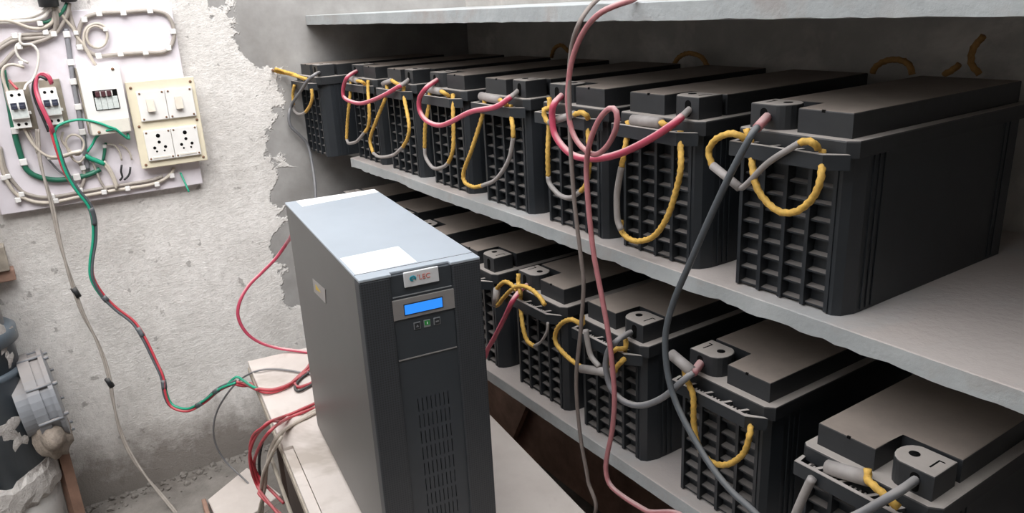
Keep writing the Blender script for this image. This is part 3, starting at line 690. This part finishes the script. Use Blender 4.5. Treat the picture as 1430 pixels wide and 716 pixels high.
# breaker enclosure
en = thing('breaker_box', (BX, -0.588, Z + 0.13), 'white breaker enclosure with three dark toggles in a window', 'breaker box')
EX = BX + 0.045
body = MB().prism([(BX, Z + 0.128), (EX - 0.012, Z + 0.128), (EX - 0.002, Z + 0.150), (EX, Z + 0.172), (EX, Z + 0.288), (EX - 0.006, Z + 0.296), (BX, Z + 0.296)], -0.635, -0.540, axis=1).build('enclosure', 'plastic_white', en)
wb('side_seam', 'din_metal', en, -0.6375, -0.6345, Z + 0.130, Z + 0.294, BX, EX - 0.018, 0)
wb('lower_lip', 'plastic_ivory', en, -0.633, -0.542, Z + 0.1275, Z + 0.166, EX - 0.008, EX + 0.006, 0.003)
wn = wb('breaker_window', 'black_void', en, -0.6125, -0.5565, Z + 0.188, Z + 0.2375, EX - 0.001, EX + 0.0006, 0)
for k in range(4):
    y = -0.6105 + k * 0.0132
    wb('breaker_pole', 'mcb_label', en, y, y + 0.0126, Z + 0.190, Z + 0.2205, EX - 0.001, EX + 0.004, 0.0006)
    if k < 3: wb('toggle', 'toggle_maroon', en, y + 0.003, y + 0.0125, Z + 0.222, Z + 0.236, EX - 0.001, EX + 0.010, 0.0012); wb('toggle_gap', 'plastic_white', en, y + 0.0135, y + 0.0165, Z + 0.222, Z + 0.235, EX - 0.001, EX + 0.003, 0)
for y, z in ((-0.556, .287), (-0.617, .135)): MB().cyl((EX - 0.002, y, Z + z), (EX + 0.0015 if z > .2 else EX + .007, y, Z + z), 0.0038, 12).build('screw', 'rust', en)
# two double-pole breakers on metal rails
def breaker(y0, z0, label):
    w_, h_ = 0.0365, 0.088
    t = thing('circuit_breaker', (BX, y0 + w_/2, z0), label, 'circuit breaker', 'double breakers on the board')
    wb('rail_plate', 'din_metal', t, y0 + 0.004, y0 + w_ + 0.014, z0 - 0.010, z0 + h_ + 0.018, BX, BX + 0.008, 0.001)
    x = BX + 0.008
    MB().prism([(x, z0), (x + .040, z0), (x + .040, z0 + .022), (x + .052, z0 + .024), (x + .052, z0 + .062), (x + .040, z0 + .064), (x + .040, z0 + h_), (x, z0 + h_)], y0, y0 + w_, axis=1).build('breaker_body', 'mcb_white', t)
    wb('breaker_label', 'mcb_label', t, y0 + .002, y0 + w_ - .002, z0 + .026, z0 + .045, x + .0515, x + .0525, 0)
    wb('toggle_well', 'toggle_navy', t, y0 + .003, y0 + w_ - .003, z0 + .046, z0 + .0615, x + .0515, x + .0527, 0)
    for k in (0, 1):
        y = y0 + .005 + k * .0155
        wb('toggle', 'toggle_navy', t, y, y + .011, z0 + .047, z0 + .056, x + .052, x + .061, .0012)
        for z in (.009, .079): MB().cyl((x + .039, y + .0055, z0 + z), (x + .0408, y + .0055, z0 + z), .0035, 12).build('screw_hole', 'black_void', t)
    wb('side_lug', 'mcb_white', t, y0 + w_, y0 + w_ + .006, z0 + .030, z0 + .036, x + .004, x + .03, .001)
    wb('toggle_bridge', 'mcb_white', t, y0 + w_/2 - .002, y0 + w_/2 + .002, z0 + .045, z0 + .0625, x + .0515, x + .054, 0)
breaker(-0.795, Z + 0.166, 'double circuit breaker nearest the left edge of the wiring board')
breaker(-0.726, Z + 0.166, 'double circuit breaker with the red wires looping into it')

# conduits entering from above
for px, r_, lab in ((69, 0.022, 'wider black conduit end above the wiring board'), (97, 0.018, 'narrower black conduit end above the wiring board, nearer the shelves')):
    y, z = yz(px, 10 if px < 80 else 3, BX + 0.02)
    c = thing('conduit', (BX + 0.02, y, z), lab, 'conduit', 'black conduits')
    MB().lathe([(r_ * .8, 0.0), (r_ * .8, 0.001), (r_, 0.0015), (r_, 0.05), (r_ * .86, 0.051), (r_ * .86, 2.59 - z)], (BX + 0.02, y, z), (0, 0, 1), 20).build('conduit_pipe', 'conduit_black', c)

# wiring on the board
WR = [0]
def bw_(name, pts, r, mat, label, clips=(), off=0.006, group='wires on the board', n=8, two=0):
    def P(q): return wx(q[0], q[1], BX + (q[2] if len(q) > 2 else off))
    t = thing(name, P(pts[0]), label, 'wire', group)
    p = smooth([P(q) for q in pts], 0.006)
    MB().tube(p, r, n).build('wire', mat, t)
    if two: MB().tube([a + Vector((0.001, two * .6, two)) for a in p], r, n).build('wire', mat, t)
    for cx, cy_ in clips:
        y, z = yz(cx, cy_, BX + off); s = r * 0.9 + 0.0022
        MB().bbox((BX, y - s, z - s), (BX + off + r + 0.002, y + s, z + s), 0.0015, 1).build('clip', 'clip_white', t)
    return t
bw_('wire', [(109,67),(110,46),(117,27),(138,19),(175,17),(209,15),(233,21),(243,42),(240,62),(228,72.5),(201,73.5),(165,76),(138,78),(121,70),(112,60),(100,30),(95,8)], 0.0052, 'cable_dusty', 'dusty cable clipped in a wide oval loop on the upper board',
    [(117.5,27.5),(138,19),(172,18),(209,15),(241.5,44),(235,67),(203,73),(168,75),(137.5,78),(111,66)])
bw_('wire', [(134,91),(126,80),(119,66),(117,50),(122,38),(134,33),(146,37),(150,50),(146,62),(136,67),(126,63),(121,52),(124,40),(134,36),(145,41)], 0.0034, 'cable_cream', 'small coil of cream wire beside the oval cable loop', [(147,41)], 0.010)
bw_('wire', [(92,40),(95,60),(99,90),(103,118),(109,150),(115,186),(119,215),(122,236)], 0.0062, 'strip_grey', 'grey cable strip running down the middle of the board', [(93,48),(98.5,87),(102,114),(109,149),(115,184)], 0.005)
bw_('wire', [(69,8,.02),(58,17,.018),(42,23.5,.012),(20,26),(0,27),(-20,27)], 0.0048, 'cable_white', 'upper white cable sweeping left out of the wider conduit', (), 0.010)
bw_('wire', [(70,9,.02),(63,22,.018),(48,28,.013),(22,30.5),(0,31),(-20,31)], 0.0048, 'cable_white', 'lower white cable sweeping left out of the wider conduit', (), 0.012)
bw_('wire', [(74,9,.02),(76,22,.016),(71,33),(58,39.5),(42,39),(20,31),(4,28.5),(-15,30)], 0.0042, 'cable_cream', 'cream cable dipping in a shallow curve below the conduits', [(56,33)], 0.014)
bw_('wire', [(77,9,.02),(80,26,.016),(77,40),(66,46),(45,48),(25,50),(10,57),(0,64),(-15,76)], 0.0048, 'cable_dusty', 'dusty cable bundled leftward under the conduits', [(21,50),(63.5,45)], 0.008, two=-0.009)
bw_('wire', [(97,4,.02),(94,20,.016),(87,34),(76,48),(60,56),(35,64),(20,72),(5,88),(-8,100)], 0.0048, 'cable_dusty', 'dusty cable falling from the narrower conduit to the left edge', [(75,47.5),(27,65)], 0.010)
bw_('wire', [(94,4,.02),(86,18,.018),(74,27),(62,31),(56,30)], 0.0042, 'cable_green', 'dark green cable between the two conduits', (), 0.012)
bw_('wire', [(79,10,.02),(92,28,.014),(102,40),(108,52),(118,64),(126,78),(132,90)], 0.0036, 'cable_cream', 'cream wire running from the conduits to the breaker enclosure', [(106,46),(111,66)], 0.010)
bw_('wire', [(28,46),(28,58),(33,62),(44,62),(52,70),(54,82),(51,98),(45,112),(37,118,.03),(34,126,.045)], 0.0032, 'cable_white', 'white wire looping above the left breaker', (), 0.020)
bw_('wire', [(40,88),(28,82),(22,70),(24,62),(31,60)], 0.003, 'cable_white', 'short white wire curl above the left breaker', [(27,66),(29,88)], 0.014)
bw_('wire', [(34,94),(18,90),(7,93),(3,104),(8,122),(17,142),(27,165),(38,188),(50,206),(67,218),(85,219),(100,214),(112,212)], 0.0034, 'cable_cream', 'cream wire drooping past the left breaker to the middle', (), 0.034)
bw_('wire', [(4,100),(8,128),(14,150),(26,170),(38,180),(48,200),(52,214)], 0.003, 'cable_dusty', 'thin dusty wire hanging across the left breaker', (), 0.030)
bw_('wire', [(4,98),(8,121),(13,145),(17,168),(21,188),(26,207),(34,231),(42,241),(54,247),(70,250.5),(86,251),(106,248),(126,243),(140,236)], 0.0068, 'cable_green', 'thick dark green cable curving down the left of the board', [(21,182),(32.5,226),(107,247)], 0.008)
bw_('wire', [(-6,196),(-1,214),(4,239),(12,257),(23,271),(42,280),(60,283),(78,281.5),(110,275),(147,268),(178,263),(209,258),(228,251),(240,241),(243,234)], 0.0046, 'cable_cream', 'cream cable clipped along the bottom edge of the board', [(25,279),(78,280),(145,268),(178,263),(219,257),(240,245)], 0.008)
bw_('wire', [(0,205),(6,232),(13,246),(22,258),(34,269),(56,275),(80,274),(110,268.5),(147,262),(178,257),(209,252),(227,246)], 0.0044, 'cable_dusty', 'dusty cable running just above the bottom edge cable', [(30,271),(11,246),(5,248),(73,274)], 0.007)
bw_('wire', [(13,112,.02),(18,118,.03),(24,124,.05)], 0.003, 'cable_red', 'short red wire tip above the left breaker', (), 0.03)
bw_('wire', [(72,118,.05),(68,109,.05),(61,104,.045),(54,106,.04),(50,114,.04),(50,128,.045),(56,146,.06),(64,163,.066),(71,178,.066),(75,190,.05)], 0.0042, 'cable_pink', 'red wire looping over the breaker and down its front', (), 0.05, two=0.003)
bw_('wire', [(66,112,.05),(57,107,.045),(49,111,.035),(46,124,.03),(50,142,.03),(60,165,.04),(68,184,.045)], 0.0034, 'cable_black', 'dark wire beside the red loop at the breaker', (), 0.03)
bw_('wire', [(76,186,.05),(80,177,.05),(88,172,.05),(100,168.5,.05),(113,167,.05),(128,169,.052),(142,173,.055),(153,177.5,.056),(161,180,.056),(171,188,.05),(180,194,.04),(178,186,.036)], 0.0032, 'cable_teal', 'bright green wire arching under the breaker enclosure', (), 0.05)
bw_('wire', [(161,180,.056),(150,182,.05),(141,186,.04),(134,192,.03),(130,200,.02),(122,212)], 0.0034, 'cable_teal', 'green wire branching back beneath the enclosure', (), 0.02)
bw_('wire', [(119,217),(126,221),(134,224),(146,229)], 0.0062, 'cable_teal', 'green taped splice below the breaker enclosure', (), 0.016)
bw_('wire', [(144,228),(152,238),(158,250),(163,264)], 0.0036, 'cable_cream', 'pair of cream wires falling from the green splice', (), 0.016, two=0.005)
bw_('wire', [(128,222),(134,238),(141,254),(150,268)], 0.0032, 'cable_dusty', 'dusty wire crossing to the bottom edge cable', (), 0.010)
bw_('wire', [(66,220),(80,220),(92,217),(104,213),(114,211)], 0.0052, 'cable_white', 'white taped wire end crossing the middle of the board', (), 0.030)
bw_('wire', [(88,184),(86,194),(92,204),(102,214),(110,216),(116,208),(117,198),(110,190),(100,188),(92,196),(95,210),(104,224),(112,226),(118,218)], 0.0030, 'cable_cream', 'knot of thin cream wire in the middle of the board', (), 0.022)
bw_('wire', [(110,226),(114,232),(118,244),(116,256),(112,264)], 0.0046, 'cable_dusty', 'short dusty cable bending down to the bottom edge', [(115.5,234),(112,265)], 0.008)
bw_('wire', [(60,213),(70,225),(82,238),(94,246)], 0.0026, 'cable_grey', 'thin grey wire slanting across the lower board', (), 0.012)
bw_('wire', [(150,201),(160,203),(167,212),(170,224)], 0.0022, 'cable_cream', 'thin cream wire end nearer the breaker enclosure', (), 0.012)
bw_('wire', [(166,201),(174,205),(181,213),(184,223)], 0.0022, 'cable_cream', 'thin cream wire end nearer the switch panel', (), 0.012)
bw_('wire', [(170,230),(169,240),(171,247),(167,252)], 0.0026, 'cable_black', 'dark hooked wire stub left of its twin', (), 0.012)
bw_('wire', [(182,233),(181,242),(177,248),(173,251)], 0.0026, 'cable_black', 'dark hooked wire stub right of its twin', (), 0.012)
bw_('wire', [(146,203),(145,215),(143,227)], 0.0030, 'cable_green', 'short dark green wire under the enclosure', [(146,204)], 0.008, two=0.007)
bw_('wire', [(252,241,.01),(257,252,.02),(264,268,.034)], 0.0026, 'cable_teal', 'pale green wire stub poking out below the switch panel', (), 0.02)

# taped bundle from the breaker to the power cabinet
def twopath(pts): return [wx(*q) for q in pts]
tb = [(73,180,-.215),(80,205,-.21),(92,240,-.21),(108,266,-.21),(124,286,-.21),(131,306,-.215),(132,335,-.22),(128,366,-.22),(129,388,-.22),(141,410,-.22),(160,430,-.215),(186,450,-.20),(202,474,-.18),(216,502,-.16),(227,526,-.14),(231,550,-.13),(240,567,-.12),(262,572,-.09),(285,560,-.04),(306,543,0.02),(330,533,0.06)]
path = smooth(twopath(tb), 0.008)
t = thing('cable_bundle', path[-1], 'taped red, black and green wires hanging from the breaker to the bench', 'cable')
def offset(path, r, ph, tw):
    out = []; L = 0
    for i, p in enumerate(path):
        if i: L += (p - path[i-1]).length
        tt = (path[min(i+1, len(path)-1)] - path[max(i-1, 0)]).normalized(); nn = tt.cross(Vector((1, 0, 0.01))).normalized(); bb = tt.cross(nn)
        a = ph + tw * L; out.append(p + nn * (r * math.cos(a)) + bb * (r * math.sin(a)))
    return out
for mat, ph in (('cable_red', 0), ('cable_slate', 2.1), ('cable_teal', 4.2)):
    MB().tube(offset(path, 0.0040, ph, 6), 0.0034, 8).build('wire', mat, t)
n = len(path)
for a, b in ((.20, .24), (.43, .44), (.54, .56), (.685, .70), (.83, .85), (.92, .93)):
    MB().tube(path[int(a*n):int(b*n) + 2], 0.0074, 10).build('tape_wrap', 'cable_slate', t)
def hb(px, py): return hz(px, py, ZT + 0.006)
def sd(px, py, y=-0.485): return fy(px, py, y)
def ur(b, z): return UM @ Vector((-UD - 0.001, b, z))
def free(name, pts, r, mat, label, cat='cable', group='loose cables by the bench', two=None):
    p = smooth([q if isinstance(q, Vector) else wx(*q) for q in pts], 0.008)
    o = MB().tube(p, r, 8)
    if two:
        t = thing(name, p[-1], label, cat, group); o.build('wire', mat, t)
        MB().tube(offset(p, two, 0, 14), r, 8).build('wire', mat, t); return t
    return tag(o.build(name, mat), label, cat, group)
free('loose_cable', [(330,533,.06),(344,537,.075),hb(364,546),hb(380,547.5),hb(400,540),hb(414,528),hb(428,515),hb(442,503),ur(0.06, 0.07)], 0.0040, 'cable_red', 'pair of red wires lying across the bench into the cabinet, black tape on one', two=0.007)
free('loose_cable', [(318,536,.04),(330,526,.055),(338,530,.07),hb(350,538),hb(366,546)], 0.0034, 'cable_teal', 'green wire end at the corner of the bench')
free('loose_cable', [ur(0.05, 0.03),hb(436,524),hb(420,520),hb(400,516.5),hb(378,515),hb(358,518),(338,528,.03),(320,546,-.02),(304,572,-.08),(298,597,-.10),(302,622,-.12),(316,645,-.12),(340,668,-.09),(362,690,-.05),(372,705,-.03)], 0.0026, 'cable_grey', 'thin grey wire arching off the bench down to the floor')
free('loose_cable', [ur(0.03, 0.36),(412,330,.30),(403,336,.12),(396,346,.07),(384,362,.05),(366,380,.03),(348,398,.02),(336,418,.02),(332,438,.02),(338,456,.02),(350,470,.02),(368,480,.02),(392,486.5,.03),hb(425,491),hb(446,496),ur(0.12, 0.10)], 0.0044, 'cable_pink', 'red cable looping out behind the power cabinet')
free('loose_cable', [ur(0.03, 0.05),hb(450,560),hb(428,568),hb(410,576),hb(394,582),sd(376,590),sd(358,608,-.5),sd(349,632,-.51),sd(351,656,-.51),sd(360,680,-.5),sd(376,702,-.5),sd(392,722,-.5)], 0.0034, 'cable_red', 'outer pair of dark red cables bowing off the bench side', two=0.006)
free('loose_cable', [ur(0.025, 0.04),hb(450,566),hb(424,575),hb(402,584),sd(380,599),sd(363,622,-.5),sd(355,648,-.5),sd(363,668,-.49),sd(380,686,-.48),sd(396,702,-.47)], 0.0036, 'cable_red', 'inner red cable bowing off the bench side')
free('loose_cable', [ur(0.02, 0.03),hb(450,573),hb(428,582),hb(406,594),sd(389,607,-.47),sd(378,628,-.485),sd(372,655,-.49),sd(370,680,-.49),sd(364,705,-.49),sd(357,732,-.49)], 0.0042, 'cable_cream', 'pair of cream cables hanging over the bench edge to the floor', two=0.008)
free('loose_cable', [ur(0.04, 0.04),hb(448,534),hb(430,540),hb(417,546),hb(412,540),hb(420,528),hb(432,520),hb(446,510),ur(0.07, 0.05)], 0.0034, 'cable_black', 'short black cable loop lying on the bench beside the cabinet')
free('loose_cable', [ur(0.05, 0.05),hb(448,530),hb(432,536),hb(416,540),hb(412,532),hb(422,522),hb(440,512),ur(0.08, 0.06)], 0.0038, 'cable_red', 'short red cable loop lying on the bench beside the cabinet')
free('loose_cable', [sd(366,618,-.47),sd(362,640,-.48),sd(363,665,-.48),sd(368,690,-.48)], 0.0036, 'cable_black', 'dark cable hanging inside the red ones at the bench side')
# the long twisted pair from the board to the floor
t = free('hanging_flex', [(54,180,-.235),(55,205,-.235),(58,232,-.232),(65,262,-.225),(72,290,-.225),(80,328,-.23),(91,364,-.23),(105,404,-.23),(118,440,-.23),(134,474,-.23),(145,505,-.225),(152,532,-.22),(158,562,-.22),(168,598,-.21),(184,634,-.19),(206,668,-.16),(228,696,-.13),(246,718,-.10),(262,736,-.08)], 0.0032, 'cable_dusty', 'long dusty twin wire hanging from the board down to the floor', two=0.005)
for px, py, xx in ((106, 408, -.23), (153, 534, -.22)):
    c = wx(px, py, xx); MB().tube([c + Vector((0, -.004, .014)), c + Vector((0, .004, -.014))], 0.0075, 8).build('tape_wrap', 'cable_black', t)

# ------------------------------------------------------------------ drain pipe at the left
pc = (-0.155, -1.005)
pipe = thing('drain_pipe', (pc[0], pc[1], 0), 'grey-blue plastic drain pipe with bolted access cap and cement splashes', 'pipe')
MB().lathe([(0.112, 0.0), (0.112, 0.19), (0.108, 0.20)], (pc[0], pc[1], 0), (0,0,1), 48).build('lower_pipe', 'pvc_paint', pipe)
sleeve = MB(); rr = random.Random(3)
prof = [(0.112, 0.19), (0.122, 0.2), (0.128, 0.225), (0.122, 0.255), (0.112, 0.268)]
sleeve.lathe([(r_ + rr.uniform(-.003, .003), h) for r_, h in prof], (pc[0], pc[1], 0), (0,0,1), 48)
jit = [rr.uniform(-1, 1) for _ in range(48 * len(prof))]
for i, v in enumerate(sleeve.v):
    row, kk = divmod(i, 48); q_ = (jit[i] + jit[row*48 + (kk+1) % 48]) / 2
    f_ = 1 + 0.045 * q_; sleeve.v[i] = (pc[0] + (v[0] - pc[0])*f_, pc[1] + (v[1] - pc[1])*f_, v[2] + 0.009 * jit[(i*7) % len(jit)] + 0.006 * math.sin(kk * 0.7))
sleeve.sm = [False] * len(sleeve.sm)
sleeve.build('cement_collar', 'cement_splash', pipe)
MB().lathe([(0.104, 0.25), (0.104, 0.52), (0.107, 0.525), (0.107, 0.535), (0.098, 0.54)], (pc[0], pc[1], 0), (0,0,1), 48).build('tee_body', 'pvc_blue_grey', pipe)
MB().lathe([(0.098, 0.535), (0.098, 0.60), (0.110, 0.605), (0.110, 0.635), (0.098, 0.645)], (pc[0], pc[1], 0), (0,0,1), 48).build('neck', 'pvc_blue_grey', pipe)
MB().lathe([(0.088, 0.645), (0.088, 2.55)], (pc[0], pc[1], 0), (0,0,1), 48).build('upper_pipe', 'pvc_paint', pipe)
for px, py, sx, sz in ((14, 500, .012, .02), (8, 470, .03, .03), (12, 600, .03, .03), (28, 615, .02, .02)):
    d = ray(px, py); o_ = CAM.copy(); ox, oy = o_.x - pc[0], o_.y - pc[1]; a_ = d.x**2 + d.y**2; b_ = 2*(ox*d.x + oy*d.y); c_ = ox*ox + oy*oy - 0.104**2
    dis = b_*b_ - 4*a_*c_
    if dis > 0:
        p = o_ + d * ((-b_ - math.sqrt(dis)) / (2*a_)); nrm = Vector((p.x - pc[0], p.y - pc[1], 0)).normalized()
        tn = Vector((-nrm.y, nrm.x, 0)); pts = []
        k = 14; bm_ = MB(); vs = []
        for j in range(k):
            a = 2*math.pi*j/k; q = 1 + 0.35*math.sin(3*a + px) + 0.2*math.sin(5*a)
            vs.append(p + tn*(sx*q*math.cos(a)) + Vector((0,0,1))*(sz*q*math.sin(a)) - nrm*0.001)
        vs.append(p + nrm*0.004)
        bm_.add(vs, [(j, (j+1) % k, k) for j in range(k)], True); bm_.build('cement_splash', 'cement_splash', pipe)
# access cap on the side toward the shelves
cz, cy0 = 0.43, -0.906
ax = Vector((-0.03, 1, 0.085)).normalized(); cc = Vector((pc[0] + 0.01, cy0, cz))
MB().lathe([(0.090, -0.03), (0.090, 0.0), (0.117, 0.0), (0.117, 0.026)], cc, ax, 40).build('cap_flange', 'pvc_grey', pipe).data.shade_flat()
cap = MB().lathe([(0.111, 0.026), (0.111, 0.046), (0.119, 0.046), (0.119, 0.056), (0.10, 0.060)], cc, ax, 40).build('access_cap', 'pvc_grey', pipe)
cap.data.shade_flat(); e1 = ax.orthogonal().normalized(); e2 = ax.cross(e1)
for k in range(8):
    a = 2*math.pi*k/8 + 0.2; r1 = e1*math.cos(a) + e2*math.sin(a)
    MB().tube([cc + r1*0.117 + ax*0.001, cc + r1*0.117 + ax*0.055], 0.0042, 8).build('cap_rib', 'pvc_grey', cap)
    MB().tube([cc + r1*0.106 + ax*0.055, cc + r1*0.106 + ax*0.068], 0.005, 6).build('bolt', 'pvc_grey', cap)
blob = MB(); bmx = bmesh.new(); bmesh.ops.create_icosphere(bmx, subdivisions=3, radius=1)
for v in bmx.verts:
    n_ = 1 + 0.12*math.sin(7*v.co.x + 3*v.co.z) + 0.08*math.sin(11*v.co.y + 5*v.co.z)
    v.co = Vector((v.co.x*0.085, v.co.y*0.042, v.co.z*0.055)) * n_ + cc + ax*0.028 + Vector((0.045, 0, -0.085))
blob.bm(bmx, True).build('cement_lump', 'mud', pipe)
# timber leaning at the pipe, bracket on the wall, boards on the floor
p0, p1 = wx(80, 612, -0.16), wx(108, 716, -0.10)
d = (p1 - p0).normalized(); p1 = p0 + d * ((0.002 - p0.z) / d.z)
st = MB(); sx, sy = Vector((0.016, 0.006, 0)), Vector((-0.005, 0.012, 0))
vs = [p0 - sx - sy, p0 + sx - sy, p0 + sx + sy, p0 - sx + sy, p1 - sx - sy, p1 + sx - sy, p1 + sx + sy, p1 - sx + sy]
st.add(vs, [(0,1,2,3),(7,6,5,4),(0,4,5,1),(1,5,6,2),(2,6,7,3),(3,7,4,0)])
tag(st.build('timber_offcut', 'wood_red'), 'brown timber offcut propped under the pipe access cap', 'timber')
q0, q1 = yz(-12, 345, X0 + 0.03), yz(14, 375, X0 + 0.03)
br = thing('wall_bracket', (X0, q0[0], q1[1]), 'small weathered wooden bracket on the wall above the pipe', 'bracket')
wb('bracket_block', 'wood_edge', br, q0[0] - 0.05, q1[0], q1[1], q0[1], X0, X0 + 0.05, 0.003)
wb('bracket_foot', 'wood_brown', br, q0[0] - 0.05, q1[0] + 0.008, q1[1] - 0.03, q1[1], X0, X0 + 0.04, 0.003)

a_, b_ = fy(379, 640, -0.475), fy(408, 722, -0.49)
d = (b_ - a_).normalized(); b_ = a_ + d * ((0.004 - a_.z) / d.z)
tag(MB().tube([a_, b_], 0.005, 4).build('wooden_slat', 'wood_edge'), 'thin pale wooden slat slanting beside the bench', 'slat')
def floor_board(pxs, h, mat, label):
    q = [hz(a, b, h) for a, b in pxs]; q = [(p.x, p.y) for p in q]
    if sum(q[i][0]*q[(i+1) % len(q)][1] - q[(i+1) % len(q)][0]*q[i][1] for i in range(len(q))) < 0: q = q[::-1]
    tag(MB().prism(q, 0.0, h, 0.002, seg=1).build('floor_board', mat), label, 'board', 'boards on the floor')
floor_board([(290,697),(345,652),(392,690),(345,722),(310,740)], 0.022, 'bench_laminate', 'pale flat board lying on the floor beside the bench')
floor_board([(281,697),(287,695),(301,740),(294,742)], 0.03, 'wood_brown', 'narrow brown lath on the floor against the pale board')
# brown sheet leaning against the wall under the lowest shelf
sh = MB(); a0, a1 = Vector((-0.10, 0.46, 0.0)), Vector((0.44, 0.46, 0.0))
top = 0.50
sh.prism([(-0.15, 0.002), (0.22, 0.002), (0.50, top), (-0.15, top)], 0.28, 0.298, axis=1)
tag(sh.build('ply_sheet', 'wood_brown'), 'brown plywood sheet with a slanting edge in the dark under the lowest shelf', 'board')
tag(MB().box((-0.2, 0.31, 0.002), (1.9, 0.33, 0.50)).build('ply_sheet', 'wood_brown'), 'long brown board standing along the wall under the lowest shelf', 'board')

# rubble where wall and floor meet
rr = random.Random(11); rb = MB()
for k in range(340):
    x = X0 + abs(rr.gauss(0, 0.04)); y = rr.uniform(-1.15, -0.1); s = 0.0025 + 0.010 * rr.random() ** 3
    bmx = bmesh.new(); bmesh.ops.create_icosphere(bmx, subdivisions=1, radius=s)
    for v in bmx.verts: v.co = Vector((v.co.x * rr.uniform(.7, 1.3) + x, v.co.y * rr.uniform(.7, 1.3) + y, v.co.z * rr.uniform(.5, 1) + s * .4))
    rb.bm(bmx)
o = rb.build('rubble', 'floor_cement'); tag(o, 'crumbled render and grit along the foot of the wall', 'rubble'); o['kind'] = 'stuff'
